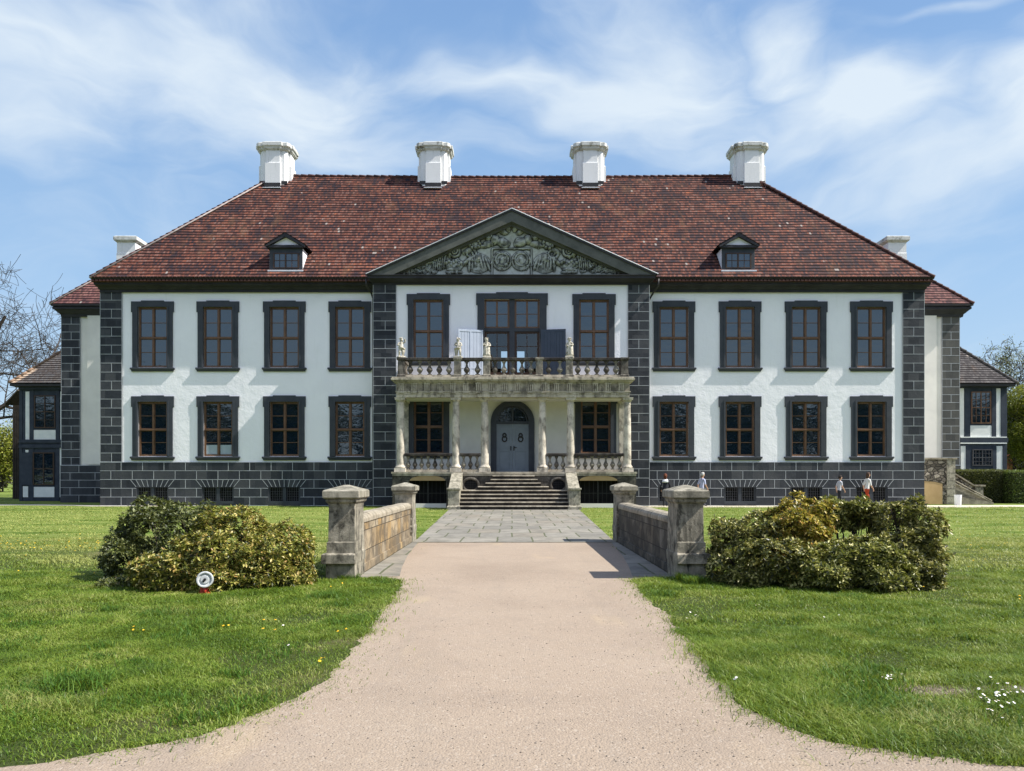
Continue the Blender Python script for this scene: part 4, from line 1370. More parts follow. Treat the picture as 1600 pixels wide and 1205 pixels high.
V = np.stack([XX - 0.02, YR - 0.02 - Hh * 0.85, ZZ + zT0], -1).reshape(-1, 3)
I = np.arange(nx_ * nz_).reshape(nz_, nx_)
F = np.stack([I[:-1, :-1], I[:-1, 1:], I[1:, 1:], I[1:, :-1]], -1).reshape(-1, 4)
cxf = np.abs(XX[:-1, :-1]).ravel(); czf = ZZ[:-1, :-1].ravel()
F = F[czf < (1 - cxf / 6.75) * 3.05]
npmesh("relief", V, F, RELIEF, ped, ("shade_dirt", cav.ravel()), smooth=True)


# ---- dormers
def dormer(cx, lab):
    Yd = 41.92
    zb = Z(423, Yd)
    d = MB()
    hw = 0.90; zt = Z(388, Yd); ya = Yd + 2.0
    d.rect_rings([(cx - hw, cx + hw, Yd, ya, zb - 0.1), (cx - hw, cx + hw, Yd, ya, zt)])
    dorm = d.build("dormer", [SURR], roof)
    ck = MB()
    for s in (-1, 1):
        x = cx + s * (hw + 0.008)
        a, c = sorted((x, cx + s * hw))
        ck.box(a, c, Yd + 0.02, ya, zb - 0.1, zt - 0.02)
    gz = Z(383, Yd); ap = Z(370.5, Yd)
    ck.poly([(cx - 0.72, Yd - 0.03, gz), (cx + 0.72, Yd - 0.03, gz), (cx, Yd - 0.03, ap - 0.02)])
    ck.build("cheek", PLASTER, roof)
    gb = MB()
    z0 = gz - 0.06; ht = Z(363.5, Yd - .2) - z0; w = 1.10
    for s in (-1, 1):
        o = [(cx, z0 + ht), (cx + s * w, z0 + 0.0), (cx + s * (w - 0.05), z0 - 0.10), (cx + s * (0.0), z0 + ht - 0.22)]
        fr = [(p[0], Yd - 0.22, p[1]) for p in o]; bk = [(p[0], Yd - 0.0, p[1]) for p in o]
        gb.poly(fr if s < 0 else fr[::-1]); 
        for k in (1, 2):
            qd = [fr[k], bk[k], bk[k + 1], fr[k + 1]]
            gb.poly(qd if s < 0 else qd[::-1])
    gb.box(cx - w + 0.12, cx + w - 0.12, Yd - 0.16, Yd, z0 - 0.12, z0 + 0.02)
    gb.build("gable", CORN, roof)
    rf = MB()
    yb = 46.0
    for s in (-1, 1):
        n = 6
        for i in range(n):
            t0, t1 = i / n, (i + 1) / n
            xa, xb = cx + s * (w + .03) * (1 - t0), cx + s * (w + .03) * (1 - t1)
            za, zb2 = z0 + ht * t0 + 0.01, z0 + ht * t1 + 0.01
            qd = [(xa, Yd - 0.25, za + .02), (xb, Yd - 0.25, zb2), (xb, yb, zb2), (xa, yb, za + .02)]
            uv = [(0, i + .02), (0, i + .98), ((yb - Yd) / .19, i + .98), ((yb - Yd) / .19, i + .02)]
            if s > 0: qd = qd[::-1]; uv = uv[::-1]
            rf.poly(qd, 0, uv)
    for s in (-1, 1):
        rf.poly([(cx + s * (w + .03), Yd - .2, z0 - .03), (cx + s * (w + .03), 44, z0 - .03), (cx, 44, z0 + ht - .03), (cx, Yd - .2, z0 + ht - .03)], 1)
    rf.build("dormer_roof", [TILE, CORN], roof)
    wi = MB()
    wz0, wz1 = Z(418, Yd), Z(397, Yd)
    y0 = Yd - 0.05
    wi.box(cx - 0.70, cx + 0.71, y0, Yd - 0.002, wz0 - 0.05, wz0); wi.box(cx - 0.70, cx + 0.71, y0, Yd - 0.002, wz1, wz1 + 0.05)
    for x in (-0.70, -0.06, 0.63): wi.box(cx + x, cx + x + 0.08, y0, Yd - .002, wz0, wz1)
    for x in (-0.35, 0.32): wi.box(cx + x - .01, cx + x + .015, y0 + .01, Yd - .002, wz0, wz1)
    for (a, c) in ((-0.62, -0.06), (0.02, 0.63)): wi.box(cx + a, cx + c, y0 + .015, Yd - .002, (wz0 + wz1) / 2 - .015, (wz0 + wz1) / 2 + .015)
    wi.poly([(cx - .65, Yd - .012, wz0), (cx + .65, Yd - .012, wz0), (cx + .65, Yd - .012, wz1), (cx - .65, Yd - .012, wz1)], 1)
    wi.build("dormer_window", [WOODD, GLASS], roof)
    fs = MB()
    fs.box(cx - hw - .06, cx + hw + .06, Yd - 0.16, Yd + .02, zb - 0.08, zb + 0.0)
    fs.build("flashing", FLASH, roof)


dormer(X(447, 41.92), "left")
dormer(X(1153.5, 41.92), "right")

# ---- rear range with corner pavilions
YV = 47.7
pv = MB()
for s in (-1, 1):
    xo = -27.94 if s < 0 else 27.76
    a, c = sorted((xo, s * 21.0))
    pv.poly([(a, YV, 0), (c, YV, 0), (c, YV, 12.1), (a, YV, 12.1)])
    xi = s * 26.3
    a2, c2 = sorted((xi, s * 21.0))
    pv.box(a2, c2, YV - 0.14, YV, 2.35, 11.9)
    q_ = [(xo, 54, 0), (xo, YV, 0), (xo, YV, 12.1), (xo, 54, 12.1)]
    pv.poly(q_ if s < 0 else q_[::-1])
    if s < 0:
        pv.poly([(-22.5, 54, 0), (-27.94, 54, 0), (-27.94, 54, 12.1), (-22.5, 54, 12.1)][::-1])
        pv.build('pavilion_wall', PLASTER_W, pal); pv = MB()
pv.poly([(27.76, 54, 0), (22.5, 54, 0), (22.5, 54, 12.1), (27.76, 54, 12.1)][::-1])
pv.build("pavilion_wall", PLASTER_W, pal)
quoin("quoin", -27.94, -26.79, YV, 2.31, 11.55, 19, -1, DARK)
quoin("quoin", 26.68, 27.75, YV, 2.31, 11.55, 19, 1, DARK_R)
for (a, c, mt) in ((-27.96, -21, DARK), (21, 27.78, DARK_R)):
    mb = MB(); y = YV - 0.16
    mb.box(a, c, y, YV, 0, 2.31)
    for i in range(5):
        z = 2.31 - i * 0.462
        joints_h(mb, a, c, y, z - (JW if i == 0 else 0))
        x = a + (0.6 if i % 2 else 1.15)
        while x < c:
            joint_v(mb, x, y, z - 0.462, z); x += 1.55
    mb.build("plinth", [mt, JOINT], pal)
cn = MB()
sweep2(cn, -27.94, 27.94, YV - 0.1, 54, [(0.0, 0.02, 11.50), (0.02, 0.06, 11.66), (0.08, 0.12, 11.70), (0.22, 0.30, 11.86), (0.30, 0.42, 11.92), (0.30, 0.42, 12.05), (0.25, 0.3, 12.08)])
cn.build("cornice", CORN, pal)
cn = MB()
sweep2(cn, -27.94, 27.94, YV - 0.1, 54, [(0.26, 0.40, 12.08), (0.36, 0.52, 12.10), (0.36, 0.52, 12.17), (0.2, 0.4, 12.18)])
cn.build("gutter", GUTTER, pal)
roof2 = hip_roof("rear_roof", -28.32, 28.32, 47.1, 54.1, 12.19, 1.1, 20, TILE_RR, pal)
for s in (-1, 1):
    cx = X(204, 50.6) if s < 0 else X(1395, 50.6)
    c_ = MB(); hw = 0.60
    c_.rect_rings([(cx - hw - .02, cx + hw + .02, 50.0, 51.2, 14.8), (cx - hw - .02, cx + hw + .02, 50.0, 51.2, 16.15), (cx - hw, cx + hw, 50.02, 51.18, 16.2), (cx - hw, cx + hw, 50.02, 51.18, 16.85)])
    c_.build("chimney", CHIM, roof2)
    c_ = MB()
    c_.rect_rings([(cx - hw, cx + hw, 50.02, 51.18, 16.85), (cx - hw - .1, cx + hw + .1, 49.92, 51.28, 16.93), (cx - hw - .16, cx + hw + .16, 49.86, 51.34, 17.0), (cx - hw - .16, cx + hw + .16, 49.86, 51.34, 17.22), (cx - hw - .05, cx + hw + .05, 49.97, 51.23, 17.28)])
    c_.build("chimney_cap", CHIMCAP, roof2)

# downpipes
for s, pts in ((-1, [(-7.75, YR - .35, 12.1), (-7.75, YR - .30, 11.75), (-7.56, YR + .1, 11.45), (-7.50, YR + .3, 11.2), (-7.50, YR + .35, 0.1)]),
               (1, [(7.78, YR - .35, 12.1), (7.78, YR - .3, 11.75), (7.55, YR + .1, 11.4), (7.44, YR + .4, 11.2), (7.44, YR + .6, 11.1), (7.44, YR + .62, 0.1)])):
    m = MB(); m.path(pts, 0.05, 8)
    m.build("downpipe", GUTTER, pal, smooth=True)

# ================================================================== PORTICO (parts of the palace)
ZF = 1.83
COLX = [X(626, 39.5), X(712.5, 39.5), X(757.5, 39.5), X(847.5, 39.5), X(891.5, 39.5), X(980, 39.5)]
YC = 39.5
# column: plinth, torus, shaft with entasis, necking, capital
cz0, cz1 = ZF, 5.63
cm = MB()
cm.rect_rings([(-.29, .29, -.29, .29, 0), (-.29, .29, -.29, .29, 0.20)])
prof = [(0.26, 0.20), (0.275, 0.235), (0.275, 0.27), (0.25, 0.305), (0.225, 0.32), (0.212, 0.36), (0.202, 0.40)]
H = cz1 - cz0
for k in range(9):
    t = k / 8
    prof.append((0.202 - 0.03 * t ** 1.6 + 0.004 * math.sin(t * math.pi), 0.40 + (H - 0.40 - 0.36) * t))
prof += [(0.192, H - 0.355), (0.192, H - 0.33), (0.17, H - 0.32), (0.17, H - 0.20), (0.205, H - 0.19), (0.235, H - 0.12), (0.24, H - 0.11)]
cm.lathe(0, 0, prof, 24)
cm.rect_rings([(-.26, .26, -.26, .26, H - 0.11), (-.26, .26, -.26, .26, H - 0.03), (-.275, .275, -.275, .275, H - 0.03), (-.275, .275, -.275, .275, H)])
colo = cm.build("column", STONE_COL, pal, smooth=True, angle=R(35), local=True)
colo.location = (COLX[0], YC - YM, cz0)
for x in COLX[1:]: copy_tree(colo, pal, (x, YC - YM, cz0))
# responds against the wall
for x in (COLX[0], COLX[-1]):
    rs = MB(); rs.box(x - .2, x + .2, YR - 0.12, YR, ZF, 5.63); rs.box(x - .26, x + .26, YR - .16, YR, 5.5, 5.63); rs.build("pilaster", STONE_COL, pal)

# entablature with triglyphs
en = MB()
xa, xb = X(619, YP), X(984, YP)
yb = YR - 0.0


def band(mb, pr, z0, z1, m=0):
    mb.box(xa - pr, xb + pr, YP + 0.05 - pr, yb, z0, z1, m)
    c0, c1 = COLX[2] - 0.35, COLX[3] + 0.35
    mb.box(c0 - pr * .6, c1 + pr * .6, YP - 0.06 - pr, YP + 0.048 - pr, z0 + 0.002, z1 - 0.002, m)


band(en, 0.0, 5.63, 5.80); band(en, 0.02, 5.803, 5.90); band(en, 0.05, 5.903, 5.95)
band(en, 0.0, 5.953, 6.36)
band(en, 0.06, 6.363, 6.42); band(en, 0.16, 6.423, 6.50); band(en, 0.24, 6.503, 6.60); band(en, 0.20, 6.603, 6.66)
x = xa + 0.25
en.box(xa - .004, xb + .004, YP + .044, YP + .06, 5.955, 6.30, 1)
while x < xb - 0.1:
    yy = YP + 0.05 if not (COLX[2] - .35 < x < COLX[3] + .35) else YP - 0.06
    for k in (-1, 0, 1):
        en.box(x + k * 0.10 - 0.03, x + k * 0.10 + 0.03, yy - 0.06, yy - 0.012, 5.96, 6.31)
    en.box(x - .15, x + .15, yy - 0.012, yy - 0.007, 5.96, 6.308, 1)
    en.box(x - .16, x + .16, yy - 0.07, yy - 0.002, 6.31, 6.36)
    en.box(x - .15, x + .15, yy - 0.062, yy - 0.002, 5.87, 5.91)
    for k in range(5): en.box(x - .13 + k * .058, x - .10 + k * .058, yy - 0.06, yy - .021, 5.83, 5.87)
    x += 0.66
en.build("portico_entablature", [STONE_ENT, STONE_FR], pal)
ceil = MB(); ceil.box(xa + .3, xb - .3, YP + .4, YR - .005, 5.60, 5.628)
ceil.build("portico_ceiling", CREAM, pal)


# baluster
def baluster(h, r):
    p = [(r * .8, 0), (r * .8, h * .06), (r * .45, h * .09), (r * .40, h * .14), (r * .62, h * .20), (r * 1.0, h * .32), (r * 1.05, h * .38), (r * .85, h * .48), (r * .50, h * .60), (r * .36, h * .74), (r * .36, h * .80),
         (r * .55, h * .84), (r * .42, h * .87), (r * .8, h * .93), (r * .8, h)]
    m = MB(); m.lathe(0, 0, p, 12); return m


def balustrade(x0, x1, n, yc, z0, h, parent, railm, balm, basem, r=0.115, rail=True):
    """rail and base with n balusters between x0 and x1"""
    b_ = MB(); b_.box(x0, x1, yc - .14, yc + .14, z0, z0 + 0.12)
    bo = b_.build("balustrade", basem, parent)
    rl = MB(); rl.rect_rings([(x0, x1, yc - .13, yc + .13, z0 + h - .16), (x0, x1, yc - .17, yc + .17, z0 + h - .12), (x0, x1, yc - .17, yc + .17, z0 + h - .02), (x0, x1, yc - .14, yc + .14, z0 + h)])
    rl.build("rail", railm, bo)
    bh = h - 0.28
    protos = None
    for k in range(n):
        x = x0 + (x1 - x0) * (k + 0.5) / n
        if protos is None:
            protos = baluster(bh, r).build("baluster", balm[0], bo, smooth=True, local=True)
            o = protos
        else:
            o = protos.copy(); SC.collection.objects.link(o)
        off = wo(parent)
        o.location = (x - off.x, yc - off.y, z0 + .12 - off.z)
        if len(balm) > 1 and k % 3 == 1:
            o.material_slots[0].link = 'OBJECT'; o.material_slots[0].material = balm[1]
    return bo


for (a, c, n) in ((0, 1, 7), (1, 2, 3), (3, 4, 3), (4, 5, 7)):
    balustrade(COLX[a] + .22, COLX[c] - .22, n, YC, ZF, 0.96, pal, STONE_RAIL, [STONE_BAL2, STONE_BAL], STONE_STEP, 0.12)
# balcony balustrade and its piers
ZBAL = 6.66
YB_ = YP + 0.17
PX = [X(627.5, YB_), X(715, YB_), X(760.5, YB_), X(842.6, YB_), X(889.5, YB_), X(975.5, YB_)]
for (a, c, n) in ((0, 1, 5), (1, 2, 2), (2, 3, 5), (3, 4, 2), (4, 5, 5)):
    balustrade(PX[a] + .19, PX[c] - .19, n, YB_, ZBAL, 1.0, pal, STONE_RAIL, [STONE_BAL, STONE_BAL2], STONE_ENT, 0.15)
for i, x in enumerate(PX):
    p = MB(); p.rect_rings([(x - .22, x + .22, YB_ - .20, YB_ + .18, ZBAL), (x - .22, x + .22, YB_ - .20, YB_ + .18, ZBAL + .12), (x - .18, x + .18, YB_ - .17, YB_ + .15, ZBAL + .14), (x - .17, x + .17, YB_ - .16, YB_ + .14, ZBAL + .84),
                   (x - .23, x + .23, YB_ - .21, YB_ + .19, ZBAL + .90), (x - .23, x + .23, YB_ - .21, YB_ + .19, ZBAL + 1.0), (x - .2, x + .2, YB_ - .18, YB_ + .17, ZBAL + 1.01)])
    p.build("balcony_pier", STONE_BAL2 if i in (1, 2, 3, 4) else STONE_BAL, pal, bevel=0.01)
# side returns of the balcony railing
for x in (PX[0], PX[-1]):
    m = MB(); m.box(x - .13, x + .13, YB_ + .2, YR, ZBAL + .86, ZBAL + 1.0); m.box(x - .13, x + .13, YB_ + .2, YR, ZBAL, ZBAL + .1)
    for k in range(4): m.v, m.f, m.m = m.v, m.f, m.m; m.lathe(x, YB_ + .5 + k * .36, [(r_, ZBAL + .1 + z_) for r_, z_ in [(.1, 0), (.05, .1), (.12, .28), (.05, .55), (.1, .76)]], 10)
    m.build("side_balustrade", STONE_BAL, pal)

# podium with arched cellar openings
pod = MB()
xa, xb = X(613, 39.1), X(994, 39.1)
YO = 39.12
ops = [(X(639, YO), X(697, YO), 0.22, 1.38), (X(904, YO), X(966, YO), 0.22, 1.38)]
# stone face; the flight of steps covers its middle
wall(pod, xa, xb, 0, ZF - .1, YO, ops, 0.5)
q_ = [(xa, YR, 0), (xa, YO, 0), (xa, YO, ZF - .1), (xa, YR, ZF - .1)]; pod.poly(q_)
q_ = [(xb, YR, 0), (xb, YO, 0), (xb, YO, ZF - .1), (xb, YR, ZF - .1)]; pod.poly(q_[::-1])
podo = pod.build("podium", STONE_POD, pal)
sl = MB(); sl.box(xa - .05, xb + .05, YO - .07, YR, ZF - .1, ZF); sl.box(xa + 0.0, xb, YO - .04, YO - .003, ZF - .2, ZF - .102)
sl.build("portico_floor", STONE_STEP, pal)
for (a, c, z0, z1) in ops:
    cmid = (a + c) / 2; w = (c - a) / 2
    ar = MB()
    # shallow plastered arch head over the cellar opening
    pts = [(cmid + w * 0.96 * math.cos(R(t)), YO - 0.012, z1 + 0.27 * math.sin(R(t))) for t in range(0, 181, 15)]
    ar.poly(pts, 0)
    # voussoirs
    for k in range(9):
        t = R(180 * (k + .5) / 9)
        p0 = Vector((cmid + w * 1.0 * math.cos(t), 0, z1 + .28 * math.sin(t))); p1 = Vector((cmid + w * 1.16 * math.cos(t), 0, z1 + .40 * math.sin(t)))
        n_ = Vector((-(p1 - p0).z, 0, (p1 - p0).x)).normalized() * 0.011
        ar.poly([(p0.x - n_.x, YO - .013, p0.z - n_.z), (p0.x + n_.x, YO - .013, p0.z + n_.z), (p1.x + n_.x, YO - .013, p1.z + n_.z), (p1.x - n_.x, YO - .013, p1.z - n_.z)], 2)
    ar.poly([(a, YO + .49, z0), (c, YO + .49, z0), (c, YO + .49, z1), (a, YO + .49, z1)], 1)
    ar.box(a, c, YO - .012, YO + .3, 0.0, z0 - .002, 3)
    ar.build("cellar_opening", [OCHRE, BLACK, METAL, PLASTER_W], podo)
    gr_ = MB()
    for k in range(9):
        x = a + (c - a) * (k + .5) / 9; gr_.tube((x, YO + .2, z0), (x, YO + .2, z1), 0.012, 0.012, 5)
    gr_.box(cmid - .03, cmid + .03, YO + .17, YO + .22, z0, z1); gr_.box(a, c, YO + .18, YO + .21, z0 + .5, z0 + .53)
    gr_.build("grille", METAL, podo)
for cx in (X(735, 38.9), X(873, 38.9)):
    ov = MB(); cz = 1.17; n = 28
    ov.poly([(cx + .34 * math.cos(2 * math.pi * k / n), YO - .014, cz + .27 * math.sin(2 * math.pi * k / n)) for k in range(n)], 1)
    pts = [(cx + .40 * math.cos(2 * math.pi * k / n), YO - .03, cz + .33 * math.sin(2 * math.pi * k / n)) for k in range(n + 1)]
    ov.path(pts, 0.07, 8, 0)
    for k in range(-3, 4):
        ov.tube((cx + k * .085, YO - .03, cz - .25 * math.sqrt(max(0, 1 - (k * .25) ** 2))), (cx + k * .085, YO - .03, cz + .25 * math.sqrt(max(0, 1 - (k * .25) ** 2))), 0.009, 0.009, 5, 2)
    for k in (-1, 0, 1): ov.tube((cx - .3, YO - .035, cz + k * .12), (cx + .3, YO - .035, cz + k * .12), 0.008, 0.008, 5, 2)
    ov.build("oval_window", [STONE_POD, BLACK, METAL], podo, smooth=False)

# steps: pale treads over black risers
st = MB()
WID = [(770, 835), (767, 840), (759, 845), (747, 857)] + [(716, 890)] * 5
for k, (pa, pb) in enumerate(WID):
    z = 1.645 - k * 0.1825; yf = 38.98 - k * 0.30
    if k < 4: yk = YO + 0.6
    a, c = X(pa, yf), X(pb, yf)
    yb = 39.16 if k >= 4 else 39.9
    st.box(a, c, yf, YO - 0.002 if True else yb, z - 0.1825 if k < 8 else 0, z - 0.05, 1)
    st.rect_rings([(a - .01, c + .01, yf - .035, YO - .004, z - .05), (a - .01, c + .01, yf - .045, YO - .004, z - .035), (a - .01, c + .01, yf - .045, YO - .004, z - .012), (a - .01, c + .01, yf - .03, YO - .004, z)], 0)
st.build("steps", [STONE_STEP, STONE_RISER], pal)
for (pa, pb) in ((700.5, 718), (888.5, 906)):
    a, c = X(pa, 36.9), X(pb, 36.9)
    mid = (a + c) / 2
    p = MB()
    p.rect_rings([(a - .06, c + .06, 36.55, 37.15, 0), (a - .06, c + .06, 36.55, 37.15, .14), (a, c, 36.62, 37.08, .2), (a, c, 36.62, 37.08, .92), (a - .05, c + .05, 36.56, 37.14, .96), (a - .05, c + .05, 36.56, 37.14, 1.04)])
    # raking coping up to the podium
    r0 = [(a - .01, 37.02, 0.0), (c + .01, 37.02, 0.0), (c + .01, 37.02, 1.02), (a - .01, 37.02, 1.02)]
    r1 = [(a - .01, YO - .003, 0.0), (c + .01, YO - .003, 0.0), (c + .01, YO - .003, 1.81), (a - .01, YO - .003, 1.81)]
    p.rings([r0, r1])
    p.build("stair_cheek", STONE_CAP, pal, bevel=0.012)


# ================================================================== FIGURES
def skin_body(name, J, E, parent, mats, pick, sub=1, off=(0, 0, 0), scale=1.0, rot=0.0, hair=None):
    """J: joint -> (x,y,z,rx,ry); E: edges. One continuous surface grown around the skeleton."""
    names = list(J)
    me = bpy.data.meshes.new(name + "_skeleton")
    me.from_pydata([J[k][:3] for k in names], [(names.index(a), names.index(c)) for a, c in E], [])
    ob = bpy.data.objects.new(name, me)
    SC.collection.objects.link(ob)
    ob.modifiers.new("skin", 'SKIN').branch_smoothing = 0.6
    if not me.skin_vertices: 
        bpy.context.view_layer.update()
    for i, k in enumerate(names):
        sv = me.skin_vertices[0].data[i]
        sv.radius = J[k][3:5]
        sv.use_root = (k == 'pelvis')
    sb = ob.modifiers.new("sub", 'SUBSURF'); sb.levels = sub; sb.render_levels = sub
    bpy.context.view_layer.update()
    dg = bpy.context.evaluated_depsgraph_get()
    nm = bpy.data.meshes.new_from_object(ob.evaluated_get(dg))
    bpy.data.objects.remove(ob)
    nm.name = name
    nm.materials.clear()
    for q in mats: nm.materials.append(q)
    for p in nm.polygons:
        p.material_index = pick(p.center)
        p.use_smooth = True
    o = bpy.data.objects.new(name, nm)
    SC.collection.objects.link(o)
    o.parent = parent
    return o


def human(h=1.7, stride=0.25, lean=0.05, arm=0.13, elbow=0.15, w=1.0, rarm=None):
    """walking towards +x; y is the body's left-right"""
    J = {}
    J['pelvis'] = (0, 0, .93, .155 * w, .13)
    J['belly'] = (lean * .3, 0, 1.07, .14 * w, .11)
    J['chest'] = (lean * .7, 0, 1.28, .16 * w, .115)
    J['neckb'] = (lean * 1.0, 0, 1.43, .085, .075)
    J['neck'] = (lean * 1.2, 0, 1.50, .052, .052)
    J['headb'] = (lean * 1.4 + .015, 0, 1.575, .085, .075)
    J['head'] = (lean * 1.5 + .015, 0, 1.66, .095, .082)
    J['crown'] = (lean * 1.5, 0, 1.72, .06, .055)
    E = [('pelvis', 'belly'), ('belly', 'chest'), ('chest', 'neckb'), ('neckb', 'neck'), ('neck', 'headb'), ('headb', 'head'), ('head', 'crown')]
    J['nose'] = (lean * 1.5 + .115, 0, 1.625, .018, .018); E.append(('head', 'nose'))
    for s, n in ((1, 'l'), (-1, 'r')):
        f = s * stride
        J['hip' + n] = (0, .09 * s, .88, .095, .095)
        J['knee' + n] = (f * .5 + .04, .095 * s, .49, .062, .062)
        J['ankle' + n] = (f * 1.0 - (.06 if f < 0 else 0), .095 * s, .09 + (.04 if f < 0 else 0), .04, .04)
        J['toe' + n] = (f * 1.0 + .14 - (.06 if f < 0 else 0), .10 * s, .035, .038, .028)
        E += [('pelvis', 'hip' + n), ('hip' + n, 'knee' + n), ('knee' + n, 'ankle' + n), ('ankle' + n, 'toe' + n)]
        a = -s * arm
        J['sho' + n] = (lean * .9, .17 * s * w, 1.39, .062, .062)
        J['elb' + n] = (lean * .5 + a * .5 - .02, .225 * s * w, 1.12, .045, .045)
        J['wri' + n] = (lean * .5 + a + elbow * .4, .21 * s * w, .89 + elbow * .2, .028, .028)
        J['palm' + n] = (lean * .5 + a + elbow * .45 + .02, .205 * s * w, .82 + elbow * .22, .030, .018)
        E += [('neckb', 'sho' + n), ('sho' + n, 'elb' + n), ('elb' + n, 'wri' + n), ('wri' + n, 'palm' + n)]
        for q in range(4):
            k = 'f%d%s' % (q, n)
            J[k] = (J['palm' + n][0] - .025 + q * .018, J['palm' + n][1] - .01 * s, J['palm' + n][2] - .075 + abs(q - 1.6) * .008, .008, .008)
            E.append(('palm' + n, k))
        J['th' + n] = (J['palm' + n][0] + .045, J['palm' + n][1] - .01 * s, J['palm' + n][2] - .02, .009, .009)
        E.append(('palm' + n, 'th' + n))
    return J, E


SKIN = simple("skin", (0.42, 0.24, 0.16), (0.50, 0.30, 0.21), 8, 0.55, 0)


def cloth(name, c): return simple(name, tuple(v * .85 for v in c), c, 6, 0.85, 0.3, 40)


def person(px, Y, hgt, rot, top, bottom, hairc, label, sleeve=1.05, hem=0.93, hairlen='short', shoes=(0.03, 0.03, 0.03), extra=None, w=1.0, **kw):
    x = X(px, Y)
    t = thing("person", (x, Y, 0.006), label, "person", "visitors walking beside the palace")
    J, E = human(w=w, **kw)
    mats = [SKIN, cloth("top_cloth", top), cloth("trouser_cloth", bottom), cloth("shoe_leather", shoes)]
    def pick(c):
        if c.z < 0.085: return 3
        if c.z < 0.84: 
            if abs(c.y) > 0.165: return 0 if c.z < sleeve else 1
            return 2
        if c.z > 1.47: return 0
        if abs(c.y) > 0.17 * w + .012 and c.z < sleeve: return 0
        return 2 if (c.z < hem and abs(c.y) < .2) else 1
    o = skin_body("body", J, E, t, mats, pick, 2)
    hm = cloth("hair_strands", hairc)
    L = 1.5 * kw.get('lean', .05)
    hb = MB(); n = 14
    rings = []
    z0 = 1.60 if hairlen == 'short' else 1.47
    prof = [(0.074, z0, -.04), (0.098, 1.60, -.03), (0.107, 1.655, -.022), (0.10, 1.71, -.012), (0.075, 1.755, -.006), (0.03, 1.778, 0)]
    for r, z, dx in prof:
        ring = []
        for k in range(n):
            a = 2 * math.pi * k / n
            front = math.cos(a)
            rr = r * (0.72 if front > .45 and z < 1.70 else 1.0)
            ring.append((L + .012 + dx + rr * math.cos(a), rr * .92 * math.sin(a), z + .008 * math.sin(5 * a)))
        rings.append(ring)
    hb.rings(rings)
    if hairlen == 'bun': hb.lathe(L - .11, 0, [(0.0, 1.60), (.04, 1.615), (.055, 1.655), (.04, 1.69), (0.0, 1.705)], 10)
    hb.build("hair", hm, t, smooth=True, local=True)
    if extra: extra(t)
    t.rotation_euler = (0, 0, rot)
    t.scale = (hgt / 1.76,) * 3
    return t


def scarf(t):
    m = MB()
    m.rings([[( .04 + r * math.cos(a) * .9, r * 1.25 * math.sin(a), z + .02 * math.cos(a)) for a in [2 * math.pi * k / 14 for k in range(14)]] for r, z in ((.16, 1.31), (.155, 1.38), (.12, 1.44), (.08, 1.475), (.065, 1.48))])
    m.build("scarf", cloth("white_scarf", (.75, .76, .78)), t, smooth=True, local=True)


def bag(t):
    m = MB(); m.rect_rings([(-.17, .05, -.33, -.25, .72), (-.18, .06, -.34, -.245, .78), (-.18, .06, -.34, -.245, 1.0), (-.15, .03, -.32, -.26, 1.04)])
    m.path([(-.14, -.29, 1.02), (-.08, -.22, 1.25), (0.02, -.12, 1.46)], .012, 5)
    m.build("shoulder_bag", cloth("black_bag", (.015, .015, .018)), t, smooth=True, local=True)


person(1039.5, 40.35, 1.73, R(75), (.018, .02, .03), (.02, .022, .03), (.13, .04, .02), "person with reddish hair in dark clothes and a white scarf, walking behind the bridge post", hairlen='bun', extra=lambda t: (scarf(t), bag(t)), sleeve=.9)
person(1096, 40.5, 1.80, R(20), (.42, .44, .60), (.10, .10, .12), (.45, .44, .43), "person with grey hair in a lavender shirt, walking right of the post", w=1.1, sleeve=1.15)
person(1311, 40.6, 1.64, R(5), (.50, .50, .55), (.02, .02, .025), (.03, .022, .018), "person with dark hair, pale grey shirt and black trousers, walking above the right bushes", sleeve=1.2, stride=.2)
person(1354.5, 40.6, 1.79, R(8), (.72, .70, .68), (.50, .06, .02), (.08, .045, .03), "person in a white top and bright orange trousers, walking above the right bushes", sleeve=1.1, hairlen='long', stride=.22)


